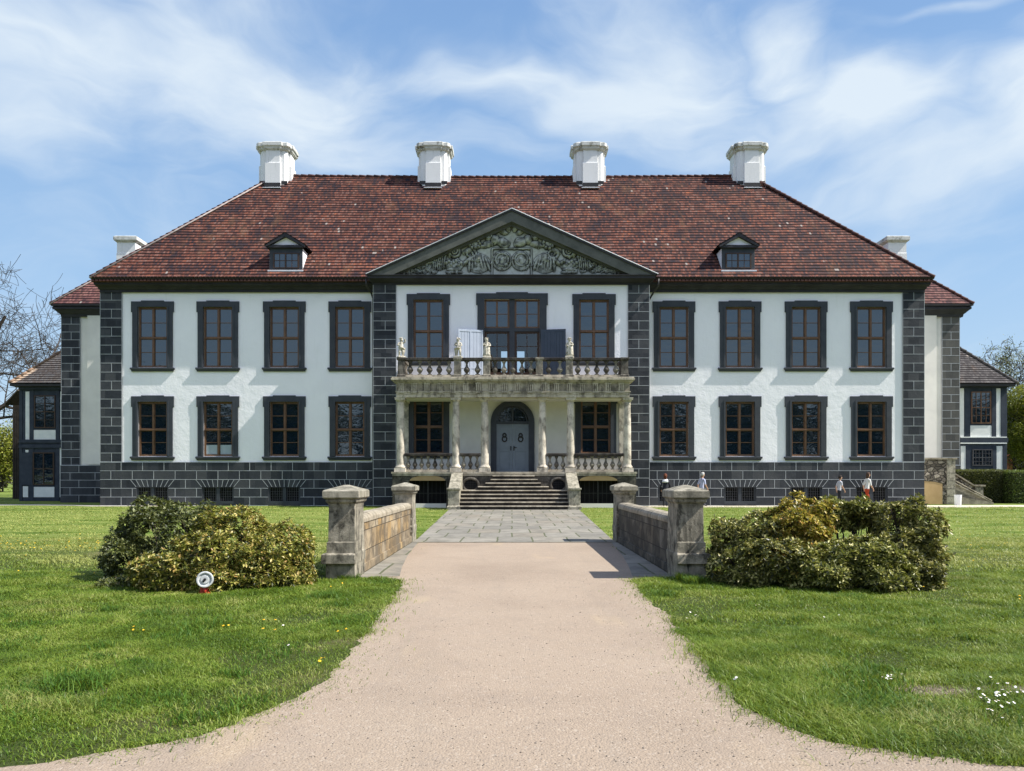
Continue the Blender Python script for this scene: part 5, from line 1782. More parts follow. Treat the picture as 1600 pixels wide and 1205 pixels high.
def putto(px, label, mirror=1, drape_=False, turn=0.0, armup=False):
    x = X(px, YB_)
    z = ZBAL + 1.01
    t = thing("statue", (x, YB_ - .01, z), label, "statue", "stone putti on the balcony railing")
    pl = MB(); pl.rect_rings([(-.17, .17, -.15, .15, 0), (-.17, .17, -.15, .15, .05), (-.15, .15, -.13, .13, .07)])
    pl.build("plinth", STATUE, t, local=True)
    s = mirror
    J = {'pelvis': (0.02 * s, 0, .47, .105, .09), 'belly': (0.0, -.02, .56, .11, .10), 'chest': (-.01 * s, 0, .67, .105, .085), 'neckb': (-.01 * s, 0, .745, .06, .055),
         'neck': (-.01 * s, -.005, .775, .045, .045), 'head': (-.005 * s, -.02, .87, .085, .09), 'crown': (0, -.01, .94, .055, .06)}
    E = [('pelvis', 'belly'), ('belly', 'chest'), ('chest', 'neckb'), ('neckb', 'neck'), ('neck', 'head'), ('head', 'crown')]
    J.update({'hl': (-.06 * s, 0, .42, .075, .075), 'kl': (-.065 * s, -.02, .25, .055, .055), 'al': (-.06 * s, .0, .10, .035, .035), 'tl': (-.065 * s, -.07, .085, .028, .02),
              'hr': (.075 * s, 0, .42, .075, .075), 'kr': (.095 * s, -.06, .26, .052, .052), 'ar': (.085 * s, .02, .10, .034, .034), 'tr': (.09 * s, -.05, .085, .028, .02)})
    E += [('pelvis', 'hl'), ('hl', 'kl'), ('kl', 'al'), ('al', 'tl'), ('pelvis', 'hr'), ('hr', 'kr'), ('kr', 'ar'), ('ar', 'tr')]
    if armup:
        J.update({'sl': (-.11 * s, 0, .72, .045, .045), 'el': (-.17 * s, -.05, .80, .036, .036), 'wl': (-.10 * s, -.10, .92, .026, .026)})
    else:
        J.update({'sl': (-.11 * s, 0, .71, .045, .045), 'el': (-.155 * s, -.02, .59, .038, .038), 'wl': (-.05 * s, -.12, .62, .028, .028)})
    J.update({'sr': (.11 * s, 0, .71, .045, .045), 'er': (.16 * s, -.01, .58, .038, .038), 'wr': (.05 * s, -.125, .57, .028, .028)})
    E += [('neckb', 'sl'), ('sl', 'el'), ('el', 'wl'), ('neckb', 'sr'), ('sr', 'er'), ('er', 'wr')]
    skin_body("body", J, E, t, [STATUE], lambda c: 0, 2)
    cu = MB()
    rr = random.Random(px)
    for k in range(26):
        a = rr.uniform(0, 2 * math.pi); e = rr.uniform(.1, 1.2)
        p = Vector((.088 * math.cos(a) * math.cos(e), .005 + .088 * math.sin(a) * math.cos(e), .885 + .085 * math.sin(e)))
        if p.y < -.05 and p.z < .93: continue
        cu.lathe(p.x, p.y, [(0, p.z - .022), (.02, p.z - .012), (.026, p.z), (.018, p.z + .014), (0, p.z + .02)], 7)
    cu.build("hair", STATUE, t, smooth=True, local=True)
    if drape_:
        d = MB()
        pts = []
        rings = []
        for zz_, r in ((.07, .17), (.2, .15), (.36, .14), (.5, .135), (.58, .12)):
            rings.append([(r * (1 + .1 * math.sin(6 * a)) * math.cos(a), .01 + r * .8 * (1 + .1 * math.sin(6 * a + 1)) * math.sin(a), zz_) for a in [2 * math.pi * k / 30 for k in range(30)]])
        d.rings(rings); d.build("drapery", STATUE, t, smooth=True, local=True)
    else:
        d = MB(); d.path([(.12 * s, -.02, .50), (.0, -.12, .47), (-.13 * s, -.03, .44), (-.12 * s, .06, .3), (-.10 * s, .08, .1)], [.035, .05, .05, .06, .05], 8)
        d.build("drapery", STATUE, t, smooth=True, local=True)
    t.rotation_euler = (0, 0, turn)
    t.scale = (1.18, 1.15, 1.06)


putto(627, "leftmost stone putto, one arm raised to its face, at the corner of the balcony railing", -1, False, R(25), True)
putto(716, "bare-legged stone putto with folded arms before the pale open shutter", 1, False, R(-10))
putto(760.5, "draped stone putto before the balcony door, right of the pale shutter", 1, True, R(10))
putto(890, "stone putto holding drapery, right of the dark blue shutter", -1, True, R(-15))

# ================================================================== TIMBER-FRAMED WINGS
def rectpx(mb, a, b_, c, d, Y, y0, y1, m):
    """pixel box a..b_ x c..d, depth from y0 to y1"""
    mb.box(X(a, Y), X(b_, Y), y0, y1, Z(d, Y), Z(c, Y), m)


YW = 50.5
tl = thing("timber_framed_wing", (X(60, YW), YW, 0), "low blue-black timber-framed wing with brown tiled roof at the far left", "building")
m = MB()
m.box(X(30, YW), -26.5, YW, YW + 9, 0, 7.6)
m.build("wall", TIMBER, tl)
m = MB()
for (a, b_, c, d) in ((40, 46, 612, 688), (53, 87, 672, 688), (36, 44, 760, 777), (51, 85, 761, 777), (93.5, 96, 700, 777), (94.5, 96, 612, 688), (40, 44.5, 703, 707)):
    rectpx(m, a, b_, c, d, YW, YW - .015, YW + .01, 0)
m.build("panel", PANELW, tl)
m = MB()
for (c, d) in ((687, 692), (695, 700)): rectpx(m, 30.5, 98, c, d, YW, YW - .09, YW, 0)
for (a, b_) in ((31, 35), (46.5, 53), (87.5, 93)): rectpx(m, a, b_, 602, 687, YW, YW - .035, YW, 0); rectpx(m, a, b_, 700, 783, YW, YW - .035, YW, 0)
rectpx(m, 31, 98, 600, 609, YW, YW - .16, YW, 0)
rectpx(m, 35, 51.5, 708, 758, YW, YW - .06, YW, 0)
m.build("timber_frame", TIMBER, tl)
m = MB()


def simplewin(parent, a, b_, c, d, nx, nz, fm, glassm=GLASS, w=0.07):
    x0, x1, z0, z1 = X(a, YW), X(b_, YW), Z(d, YW), Z(c, YW)
    f = MB()
    f.box(x0, x1, YW - .06, YW - .002, z0, z0 + w); f.box(x0, x1, YW - .06, YW - .002, z1 - w, z1)
    f.box(x0, x0 + w, YW - .06, YW - .002, z0 + w, z1 - w); f.box(x1 - w, x1, YW - .06, YW - .002, z0 + w, z1 - w)
    for k in range(1, nx):
        x = x0 + (x1 - x0) * k / nx; q = .03 if k * 2 == nx else .012
        f.box(x - q, x + q, YW - .055, YW - .002, z0 + w, z1 - w)
    for k in range(1, nz):
        z = z0 + (z1 - z0) * k / nz; q = .03 if k * 2 == nz else .012
        f.box(x0 + w, x1 - w, YW - .05, YW - .003, z - q, z + q)
    fo = f.build("window", fm, parent)
    g = MB(); g.poly([(x0, YW - .02, z0), (x1, YW - .02, z0), (x1, YW - .02, z1), (x0, YW - .02, z1)])
    g.build("pane", glassm, fo)


simplewin(tl, 54, 87, 618, 669, 2, 4, WOODD)
simplewin(tl, 52, 85, 707, 758, 2, 2, WOODD)
m = MB(); m.rect_rings([(X(22, YW), -26, YW - .45, YW + 9.4, 7.52), (X(22, YW), -26, YW - .45, YW + 9.4, 7.66)]); m.build("eave", GUTTER, tl)
hip_roof("roof", X(14, YW - .5), -24.0, YW - .5, YW + 9.5, 7.68, 1.12, 30, TILE_BR, tl, lmort=False, rmat=simple("brown_ridge_tile", (.16, .10, .07), (.28, .19, .13), 2, .8, .2, 8))

tr_ = thing("timber_framed_wing", (X(1540, YW), YW, 0), "low blue-black timber-framed wing with grey slate roof at the far right", "building")
m = MB(); m.box(26.5, X(1573, YW), YW, YW + 9, 0, 7.6); m.build("wall", TIMBER, tr_)
m = MB()
for (a, b_, c, d) in ((1500, 1506, 607, 683), (1556.5, 1563, 607, 683), (1516, 1549, 665, 683), (1501, 1508.5, 697, 736), (1557, 1566, 697, 740), (1500, 1572, 682.6, 684.2), (1500, 1572, 691.8, 693.6)):
    rectpx(m, a, b_, c, d, YW, YW - .095 if d - c < 2 else YW - .015, YW + .01, 0)
m.build("panel", PANELW, tr_)
m = MB()
rectpx(m, 1500, 1574, 684.4, 691.6, YW, YW - .09, YW, 0)
for (a, b_) in ((1507, 1515), (1549.5, 1556), (1563.5, 1573)): rectpx(m, a, b_, 606, 682.4, YW, YW - .035, YW, 0)
for (a, b_) in ((1509, 1517), (1551, 1556.5), (1566.5, 1573)): rectpx(m, a, b_, 694, 790, YW, YW - .035, YW, 0)
rectpx(m, 1500, 1574, 600, 605.5, YW, YW - .16, YW, 0)
m.build("timber_frame", TIMBER, tr_)
simplewin(tr_, 1517, 1548, 612, 662, 4, 4, WOODF)
simplewin(tr_, 1519, 1550, 702, 728, 6, 4, GRILLE)
m = MB(); m.rect_rings([(26, X(1580, YW), YW - .45, YW + 9.4, 7.52), (26, X(1580, YW), YW - .45, YW + 9.4, 7.66)]); m.build("eave", GUTTER, tr_)
hip_roof("roof", 24.0, X(1590, YW - .5), YW - .5, YW + 9.5, 7.68, 1.12, 30, TILE_GR, tr_, lmort=False, rmat=simple("slate_ridge", (.05, .048, .048), (.09, .085, .085), 2, .8, .2, 8))

# small dark shed beyond the left wing
sh = thing("shed", (X(24, 56), 56, 0), "narrow dark wooden shed with a tiled lean-to roof at the left edge", "shed")
m = MB(); m.box(X(20, 56), X(40, 56), 56, 60, 0, 6.9 - .05)
for k in range(7): m.box(X(20, 56) + k * .16, X(20, 56) + k * .16 + .13, 55.97, 56, 0, 6.4)
m.build("wall", BARK_D, sh)
m = MB(); m.rings([[(X(13, 56), 55.6, 6.85), (X(13, 56), 60, 6.85), (X(13, 56), 60, 6.97), (X(13, 56), 55.6, 6.97)], [(X(33, 56), 55.6, 7.85), (X(33, 56), 60, 7.85), (X(33, 56), 60, 7.97), (X(33, 56), 55.6, 7.97)]]); m.build("roof", BARK, sh)

# small brick building beyond the right wing
bk = thing("brick_outbuilding", (X(1583, 62), 62, 0), "small red brick outbuilding mostly hidden behind the right wing", "building")
BRICK = simple("old_brick", (0.20, 0.07, 0.04), (0.32, 0.14, 0.08), 4, 0.9, 0.4, 12)
m = MB(); m.box(X(1560, 62), X(1582, 62), 62, 66, 0, 3.9); m.rings([[(X(1560, 62), 62, 3.9), (X(1582, 62), 62, 3.9), (X(1582, 62), 66, 3.9), (X(1560, 62), 66, 3.9)], [(X(1560, 62), 62, 5.4), (X(1573, 62), 62, 5.4), (X(1573, 62), 66, 5.4), (X(1560, 62), 66, 5.4)]])
m.build("wall", BRICK, bk)

# ================================================================== GARDEN STAIRCASE at the right
YG = 44.0
gs = thing("garden_staircase", (X(1500, YG), YG, 0), "rubble stone outdoor staircase with ochre arch against the right pavilion", "staircase")
x0, x1, x2, x3, x4 = X(1441, YG), X(1479, YG), X(1492, YG), X(1552, YG), X(1566, YG)
m = MB(); m.box(x0 - 2, x1, YG, YG + 3.2, 0, 2.58)
m.build("landing_wall", RUBBLE, gs)
m = MB()
a, c = X(1443, YG), X(1472.5, YG)
m.poly([(a, YG - .01, 0.02), (c, YG - .01, 0.02), (c, YG - .01, 1.18), ((a + c) / 2 + .1, YG - .01, 1.30), (a, YG - .01, 1.34)])
m.build("arch_infill", OCHRE, gs)
m = MB()
for k in range(10):
    t = k / 9; xx = a + (c - a + .1) * t; zc = 1.36 - .16 * t * t
    m.rings([[(xx - .055, YG - .03, zc), (xx + .055, YG - .03, zc), (xx + .055, YG, zc), (xx - .055, YG, zc)], [(xx - .062 + .03, YG - .03, zc + .36), (xx + .062 + .03, YG - .03, zc + .36), (xx + .062 + .03, YG, zc + .36), (xx - .062 + .03, YG, zc + .36)]])
m.build("arch_stones", RUBBLE, gs)
m = MB(); m.box(x0 - 2, x2 + .08, YG - .1, YG + .35, 2.585, 2.68); m.build("coping", COPE, gs)
m = MB(); m.box(x1, x2, YG - .05, YG + .4, 0, 2.58)
for z in (.45, .9, 1.35, 1.8): m.box(x1 - .01, x2 + .01, YG - .056, YG - .049, z, z + .02, 1)
m.build("pier", [STONE_CAP, STONE_POD], gs)
# flight: front string wall, steps, back wall with raking coping
m = MB()
n = 12
for k in range(n):
    xa_ = x2 + (x3 - x2) * k / n; xb_ = x2 + (x3 - x2) * (k + 1) / n
    m.box(xa_, xb_, YG + .05, YG + 1.795, 0, 1.15 * (1 - k / n) + .03)
m.build("steps", STAIRBLK, gs)
m = MB()
m.rings([[(x2, YG + 1.8, 0), (x2, YG + 2.1, 0), (x2, YG + 2.1, 2.35), (x2, YG + 1.8, 2.35)], [(x3, YG + 1.8, 0), (x3, YG + 2.1, 0), (x3, YG + 2.1, 1.0), (x3, YG + 1.8, 1.0)]])
m.build("back_wall", RUBBLE, gs)
m = MB()
m.rings([[(x2, YG + 1.72, 2.35), (x2, YG + 2.18, 2.35), (x2, YG + 2.18, 2.44), (x2, YG + 1.72, 2.44)], [(x3, YG + 1.72, 1.0), (x3, YG + 2.18, 1.0), (x3, YG + 2.18, 1.09), (x3, YG + 1.72, 1.09)]])
m.box(x3, x4 + .1, YG + 1.70, YG + 2.2, 1.02, 1.11)
m.build("raking_coping", COPE, gs)
m = MB(); m.rect_rings([(x3 - .02, x4 + .06, YG + 1.7, YG + 2.2, 0), (x3 - .02, x4 + .06, YG + 1.7, YG + 2.2, .38), (x3 + .02, x4, YG + 1.75, YG + 2.15, .4), (x3 + .02, x4, YG + 1.75, YG + 2.15, 1.02)]); m.build("newel_pier", STONE_POST, gs)
m = MB()
for dz in (0, -.16):
    m.tube((x2, YG - .02, 1.36 + dz), (x3 - .1, YG - .02, .22 + dz * .6), 0.03, 0.03, 6)
m.rings([[(x2, YG - .04, 0), (x2, YG + .04, 0), (x2, YG + .04, .5), (x2, YG - .04, .5)], [(x3, YG - .04, 0), (x3, YG + .04, 0), (x3, YG + .04, .12), (x3, YG - .04, .12)]])
m.build("handrail", COPE, gs)

bn = thing("litter_bin", (X(1496.5, 42.8), 42.8, 0.004), "white cylindrical litter bin in front of the stone staircase", "bin")
m = MB(); m.lathe(0, 0, [(.17, 0), (.18, .02), (.195, .52), (.205, .53), (.205, .57), (.19, .575)], 18); m.build("body", simple("white_enamel", (.7, .71, .72), (.8, .81, .82), 2, .4, 0), bn, smooth=True, local=True, angle=R(40))
m = MB(); m.lathe(0, 0, [(.165, .576), (.15, .58)], 18); m.build("opening", BLACK, bn, local=True)

# ================================================================== BRIDGE PARAPETS
def parapet(s, xi, label, wm):
    """s: side; xi: inner face x of the posts"""
    t = thing("bridge_parapet", (s * (xi + .2), 15, 0), label, "stone parapet", "bridge parapets beside the path")
    def xr(a, c):
        return (s * a, s * c) if s > 0 else (s * c, s * a)
    w = MB()
    a, c = xr(xi + .05, xi + .34)
    w.box(a, c, 12.06, 18.05, 0, .80)
    a, c = xr(xi + .02, xi + .40)
    w.box(a, c, 12.05, 18.05, 0, .14)
    wob = w.build("wall", wm, t, bevel=.01)
    cp = MB()
    n = 7
    for k in range(n):
        y0 = 12.06 + (18.02 - 12.06) * k / n; y1 = 12.06 + (18.02 - 12.06) * (k + 1) / n - .008
        a, c = xr(xi + .03, xi + .36); r_ = random.Random(k * 3 + s); j = r_.uniform(-.006, .006)
        cp.rect_rings([(a, c, y0, y1, .79), (a, c, y0, y1, .86 + j), (a + .03, c - .03, y0, y1, .90 + j), (a + .08, c - .08, y0, y1, .925 + j)])
    cp.build("coping", COPE, t, bevel=.012)
    for (y0, y1) in ((11.4, 12.10), (18.0, 18.62)):
        front = y0 < 15
        p = MB()
        o = xi + (.40 if front else .42)
        def lv(e, z, ef=None):
            a, c = xr(xi - e * .15, o + e); return (a, c, y0 - e, y1 + e * .6, z)
        def sh_(z, e): 
            a, c = xr(xi - e, o + e); return (a, c, y0 - e, y1 + e, z)
        lv2 = [lv(.03, 0), lv(.03, .232), lv(.085, .236), lv(.085, .37), lv(.065, .384), lv(.02, .39), lv(.02, .545), lv(0.0, .56)]
        p.rect_rings(lv2 + [sh_(1.06, -.008), sh_(1.12, .0), sh_(1.15, .03), sh_(1.195, .035)])
        po = p.build("post", STONE_POST, t, bevel=.014)
        cpx = MB()
        a, c = xr(xi - .07, o + .07)
        yy0, yy1 = y0 - .07, y1 + .07
        mid = ((a + c) / 2, (yy0 + yy1) / 2)
        cpx.rect_rings([(a + .02, c - .02, yy0 + .02, yy1 - .02, 1.197), (a, c, yy0, yy1, 1.215), (a, c, yy0, yy1, 1.31), (a + .02, c - .02, yy0 + .02, yy1 - .02, 1.325), (mid[0] - .03, mid[0] + .03, mid[1] - .04, mid[1] + .04, 1.40)])
        cpx.build("post_cap", STONE_CAP, po, bevel=.004)
    return t


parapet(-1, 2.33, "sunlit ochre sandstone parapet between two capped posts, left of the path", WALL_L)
parapet(1, 2.45, "stone parapet with shade painted into its blocks between two capped posts, right of the path", WALL_R)


# ================================================================== PLANTS
def leaf_cards(P, N, L, Wd, rng, fold=0.25, jitter=0.5):
    """six-vertex folded leaves at points P pointing along N"""
    n = len(P)
    N = N / np.linalg.norm(N, axis=1, keepdims=True)
    up = np.tile(np.array([0, 0, 1.0]), (n, 1)) + rng.normal(0, jitter, (n, 3))
    side = np.cross(N, up); side /= (np.linalg.norm(side, axis=1, keepdims=True) + 1e-9)
    nor = np.cross(side, N)
    L = L[:, None] if np.ndim(L) else L; Wd = Wd[:, None] if np.ndim(Wd) else Wd
    droop = nor * L * -0.18
    v = np.stack([P, P + N * L * .45 + side * Wd * .5 + nor * L * .0 + droop * .2, P + N * L + droop, P + N * L * .45 - side * Wd * .5 + droop * .2, P + N * L * .45 - nor * Wd * fold + droop * .2], 1)
    V = v.reshape(-1, 3)
    b_ = np.arange(n)[:, None] * 5
    F = np.concatenate([b_ + np.array([[0, 1, 4]]), b_ + np.array([[1, 2, 4]]), b_ + np.array([[2, 3, 4]]), b_ + np.array([[3, 0, 4]])], 0)
    return V, F


def shell_points(lumps, n, rng, inner=0.15):
    """points on the outside of a union of ellipsoids, with outward normals"""
    vol = np.array([l[3] * l[4] + l[3] * l[5] + l[4] * l[5] for l in lumps]); vol = vol / vol.sum()
    P = []; Nn = []
    while sum(len(p) for p in P) < n:
        k = rng.choice(len(lumps), p=vol, size=n)
        lp = np.array(lumps)[k]
        d = rng.normal(0, 1, (n, 3)); d /= np.linalg.norm(d, axis=1, keepdims=True)
        rad = 1 - np.abs(rng.normal(0, inner, n))[:, None]
        p = lp[:, :3] + d * lp[:, 3:6] * rad
        nn = d / lp[:, 3:6]; nn /= np.linalg.norm(nn, axis=1, keepdims=True)
        keep = p[:, 2] > 0.01
        for l in lumps:
            q = (p - np.array(l[:3])) / np.array(l[3:6])
            keep &= (q ** 2).sum(1) > 0.62
        P.append(p[keep]); Nn.append(nn[keep])
    return np.concatenate(P)[:n], np.concatenate(Nn)[:n]


def rosette_bush(name, lumps, n, mt, label, seed, cat="bush", Lf=0.068, group="rhododendrons beside the bridge posts", stems=None, per=7):
    rng = np.random.default_rng(seed)
    lumps = [tuple(l) for l in lumps]
    cx = float(np.mean([l[0] for l in lumps])); cy = float(np.mean([l[1] for l in lumps]))
    t = thing(name, (cx, cy, 0), label, cat, group)
    lumps = [(l[0], l[1], l[2], l[3] * .95, l[4] * .95, l[5] * .96) for l in lumps]
    P, N = shell_points(lumps, int(n * 1.4), rng)
    # uneven outline: push sprays in and out
    off = np.array([mnoise.noise(Vector(p) * 3.1) for p in P])[:, None]
    P = P + N * np.clip(off, -.7, .38) * 0.26
    P += np.array([mnoise.noise(Vector(p) * 7.0 + Vector((3, 9, 1))) for p in P])[:, None] * N * 0.07
    keep = np.array([mnoise.noise(Vector(p) * 2.3 + Vector((7, 1, 3))) for p in P]) > -0.36
    P = P[keep]; N = N[keep]
    ax = N * 0.8 + np.array([0, 0, 0.55]) + rng.normal(0, .30, N.shape); ax /= np.linalg.norm(ax, axis=1, keepdims=True)
    tA = np.cross(ax, rng.normal(0, 1, ax.shape)); tA /= np.linalg.norm(tA, axis=1, keepdims=True)
    tB = np.cross(ax, tA)
    PP = []; NN = []; LL = []
    ph = rng.random(len(P)) * 6.28
    for k in range(per):
        a = ph + 2 * math.pi * k / per + rng.normal(0, .2, len(P))
        el = rng.uniform(-.35, .55, len(P)) if k % 2 else rng.uniform(.1, 1.0, len(P))
        d = (tA * np.cos(a)[:, None] + tB * np.sin(a)[:, None]) * np.cos(el)[:, None] + ax * np.sin(el)[:, None]
        PP.append(P); NN.append(d); LL.append(Lf * rng.uniform(.6, 1.15, len(P)))
    PP = np.concatenate(PP); NN = np.concatenate(NN); LL = np.concatenate(LL)
    V, F = leaf_cards(PP, NN, LL, LL * 0.46, rng)
    V[:, 2] = np.maximum(V[:, 2], 0.005)
    npmesh("foliage", V, F, mt, t)
    m = MB()
    rr = random.Random(seed)
    for l in lumps:
        base = Vector((l[0] + rr.uniform(-.12, .12), l[1] + rr.uniform(0, .1), 0))
        m.path([(cx, cy, .015), (cx * .5 + base.x * .5, cy * .5 + base.y * .5, .012), base + Vector((0, 0, .01))], .012, 5)
        fork = base.lerp(Vector(l[:3]), .55) + Vector((rr.uniform(-.05, .05), 0, 0))
        m.path([base, base.lerp(fork, .5) + Vector((rr.uniform(-.04, .04), 0, 0)), fork], [.020, .016, .012], 6)
        for k in range(5):
            tip = Vector((l[0] + rr.uniform(-.7, .7) * l[3], l[1] + rr.uniform(-.6, .6) * l[4], l[2] + rr.uniform(-.1, .8) * l[5]))
            m.path([fork, fork.lerp(tip, .5) + Vector((rr.uniform(-.05, .05), 0, -.02)), tip], [.010, .008, .004], 5)
    m.build("branches", BARK, t)
    return t


# left pair, right group; lumps = centre and radii in metres
def LP(px, py, Y, rx, ry, rz):
    return (X(px, Y), Y, Z(py, Y), rx, ry, rz)


rosette_bush("rhododendron", [LP(262, 836, 11.9, .85, .7, .52), LP(215, 875, 11.6, .55, .6, .45), LP(300, 815, 12.1, .42, .5, .33), LP(205, 915, 10.9, .55, .5, .22), LP(180, 920, 10.7, .34, .35, .13), LP(250, 805, 12.0, .45, .5, .28)], 2300, RH_DARK,
             "dark green rounded rhododendron behind and left of the yellowish one at left", 11)
rosette_bush("rhododendron", [LP(350, 868, 10.75, .85, .6, .47), LP(270, 888, 10.5, .62, .5, .30), LP(420, 862, 11.0, .62, .6, .46), LP(372, 828, 11.1, .55, .5, .30), LP(445, 898, 10.8, .36, .45, .24), LP(345, 905, 10.45, .9, .4, .28)], 3400, RH_YEL,
             "yellow-green rhododendron behind the red hydrant, left of the path", 12)
rosette_bush("rhododendron", [LP(1150, 862, 11.3, .42, .5, .48), LP(1180, 830, 11.4, .45, .5, .25), LP(1165, 895, 10.9, .45, .4, .30), LP(1215, 880, 10.7, .5, .4, .34)], 2100, RH_GRY,
             "low dark rhododendron touching the right bridge post", 13)
rosette_bush("rhododendron", [LP(1240, 832, 11.2, .44, .5, .46), LP(1255, 800, 11.3, .38, .4, .24), LP(1235, 880, 10.9, .45, .45, .35)], 2000, RH_GOLD,
             "tall golden yellow rhododendron, brightest of the right bushes", 14)
rosette_bush("rhododendron", [LP(1325, 792, 11.5, .26, .3, .11), LP(1356, 800, 11.6, .18, .22, .13), LP(1300, 788, 11.6, .18, .22, .13), LP(1338, 815, 11.5, .10, .12, .06), LP(1312, 818, 11.4, .09, .12, .05)], 900, RH_OLV,
             "thin open rhododendron on bare stems, between the golden and the tall right bush", 15)
rosette_bush("rhododendron", [LP(1418, 822, 11.2, .42, .5, .38), LP(1425, 862, 10.9, .48, .5, .42), LP(1402, 795, 11.3, .36, .4, .18), LP(1435, 900, 10.5, .36, .4, .30)], 2300, RH_GRY,
             "large rhododendron at the right end of the right group", 16)
rosette_bush("rhododendron", [LP(1290, 895, 10.55, .62, .45, .34), LP(1350, 892, 10.5, .60, .45, .36), LP(1390, 905, 10.3, .50, .35, .28), LP(1300, 862, 10.9, .30, .35, .18), LP(1355, 868, 10.8, .35, .4, .18)], 2900, RH_OLV,
             "wide olive rhododendron in the middle front of the right group", 17)


def tufts(P, h, w, rng, lean=0.35):
    """grass blades: bent three-segment strips"""
    n = len(P)
    a = rng.random(n) * 2 * math.pi
    side = np.stack([np.cos(a), np.sin(a), np.zeros(n)], 1)
    b_ = a + math.pi / 2 + rng.normal(0, .4, n)
    ln = np.stack([np.cos(b_), np.sin(b_), np.zeros(n)], 1) * (rng.random(n) * lean * h)[:, None] * 1.6
    hh = h[:, None]; up = np.array([[0, 0, 1.0]])
    ww = w[:, None] if np.ndim(w) else w
    v0 = P - side * ww * .5; v1 = P + side * ww * .5
    m0 = P + up * hh * .55 + ln * .32
    v2 = m0 + side * ww * .42; v3 = m0 - side * ww * .42
    v4 = P + up * hh * (1 - 0.25 * rng.random(n)[:, None]) + ln
    V = np.stack([v0, v1, v2, v3, v4], 1).reshape(-1, 3)
    k = np.arange(n)[:, None] * 5
    F = np.concatenate([k + np.array([[0, 1, 2]]), k + np.array([[0, 2, 3]]), k + np.array([[3, 2, 4]])], 0)
    return V, F


def inpoly(x, y, P):
    inside = np.zeros(len(x), bool)
    n = len(P); j = n - 1
    for i in range(n):
        xi, yi = P[i]; xj, yj = P[j]
        c = ((yi > y) != (yj > y))
        if c.any():
            t = (xj - xi) * (y - yi) / ((yj - yi) if abs(yj - yi) > 1e-9 else 1e-9) + xi
            inside ^= c & (x < t)
        j = i
    return inside


rng = np.random.default_rng(3)


BARE = [(-3.04, 5.35, .24, .22), (2.98, 5.45, .34, .16), (3.62, 5.46, .26, .13)]


def grass_field(n, y0, y1, h0, seedoff, margin=1.15):
    # even density on the ground within the picture's wedge
    y = np.sqrt(rng.random(n) * (y1 ** 2 - y0 ** 2) + y0 ** 2)
    x = (rng.random(n) * 2 - 1) * y * (800 / 1200) * margin
    # grass creeps a little over the gravel: the edge is tested at a jittered spot
    jj = rng.normal(0, 1, (2, n)) * (0.035 + 0.20 * rng.random(n) ** 3)
    keep = ~inpoly(x + jj[0], y + jj[1], PATH)
    for Q in (FORE, STRL, STRR): keep &= ~inpoly(x, y, np.array(Q))
    keep &= ~((np.abs(x + 2.53) < .24) & (y > 11.4) & (y < 18.6)) & ~((np.abs(x - 2.66) < .24) & (y > 11.4) & (y < 18.6))
    x = x[keep]; y = y[keep]
    nz = np.array([mnoise.noise(Vector((a * .8, c * .8, seedoff))) for a, c in zip(x, y)])
    nz2 = np.array([mnoise.noise(Vector((a * 2.7, c * 2.7, seedoff + 5))) for a, c in zip(x, y)])
    # bare worn spots
    for (bx, by, ra, rb) in BARE:
        d_ = ((x - bx) / ra) ** 2 + ((y - by) / rb) ** 2
        kp = (d_ > 1.0 + .9 * nz2) | (rng.random(len(x)) < .10 + .35 * np.clip(d_, 0, 1))
        x, y, nz, nz2 = x[kp], y[kp], nz[kp], nz2[kp]
    bare = (nz < -0.40) & (rng.random(len(x)) < .62)
    x, y, nz, nz2 = x[~bare], y[~bare], nz[~bare], nz2[~bare]
    hgt = h0 * 0.86 * (1 + .8 * nz + .7 * nz2) * rng.uniform(.55, 1.25, len(x))
    return np.stack([x, y, np.full(len(x), -.004)], 1), np.clip(hgt, .012, None)


parts_V = []; parts_F = []; base = 0
for (n, y0, y1, h0, w) in ((330000, 4.0, 7.6, .046, .0052), (300000, 7.4, 12.2, .050, .0075), (130000, 12.0, 19.5, .045, .012), (90000, 19.3, 41.0, .040, .022)):
    P, hg = grass_field(n, y0, y1, h0, 1.3)
    ww = w * rng.uniform(.6, 1.3, len(P))
    V, F = tufts(P, hg, ww, rng, 1.5)
    parts_V.append(V); parts_F.append(F + base); base += len(V)
grass = npmesh("grass", np.concatenate(parts_V), np.concatenate(parts_F), GRASSM)
props(grass, "short green grass growing over the lawn", "grass", kind='stuff')

# darker, longer tufts
spots = [(120, 1072, 26, .13, .28), (510, 935, 20, .13, .22), (320, 980, 14, .10, .3), (1345, 1065, 22, .10, .35), (1330, 1095, 16, .09, .3), (1040, 930, 14, .09, .18), (1085, 912, 26, .16, .16), (1065, 908, 14, .18, .10), (545, 905, 22, .12, .16), (1330, 935, 14, .08, .25),
         (1410, 955, 10, .07, .4), (30, 1085, 14, .07, .25), (240, 960, 12, .08, .3), (590, 912, 12, .06, .22), (1500, 1130, 14, .08, .4), (420, 1020, 10, .07, .4)]
_r = random.Random(77)
for _ in range(75):
    if _r.random() < .5: _a, _b = _r.uniform(-10, 560), _r.uniform(935, 1150)
    else: _a, _b = _r.uniform(1060, 1610), _r.uniform(935, 1170)
    _g = G(_a, _b)
    if inpoly(np.array([_g[0]]), np.array([_g[1]]), PATH)[0] or inpoly(np.array([_g[0] + .2]), np.array([_g[1]]), PATH)[0] or inpoly(np.array([_g[0] - .2]), np.array([_g[1]]), PATH)[0]: continue
    spots.append((_a, _b, _r.uniform(3, 9), _r.uniform(.05, .085), _r.uniform(.10, .28)))
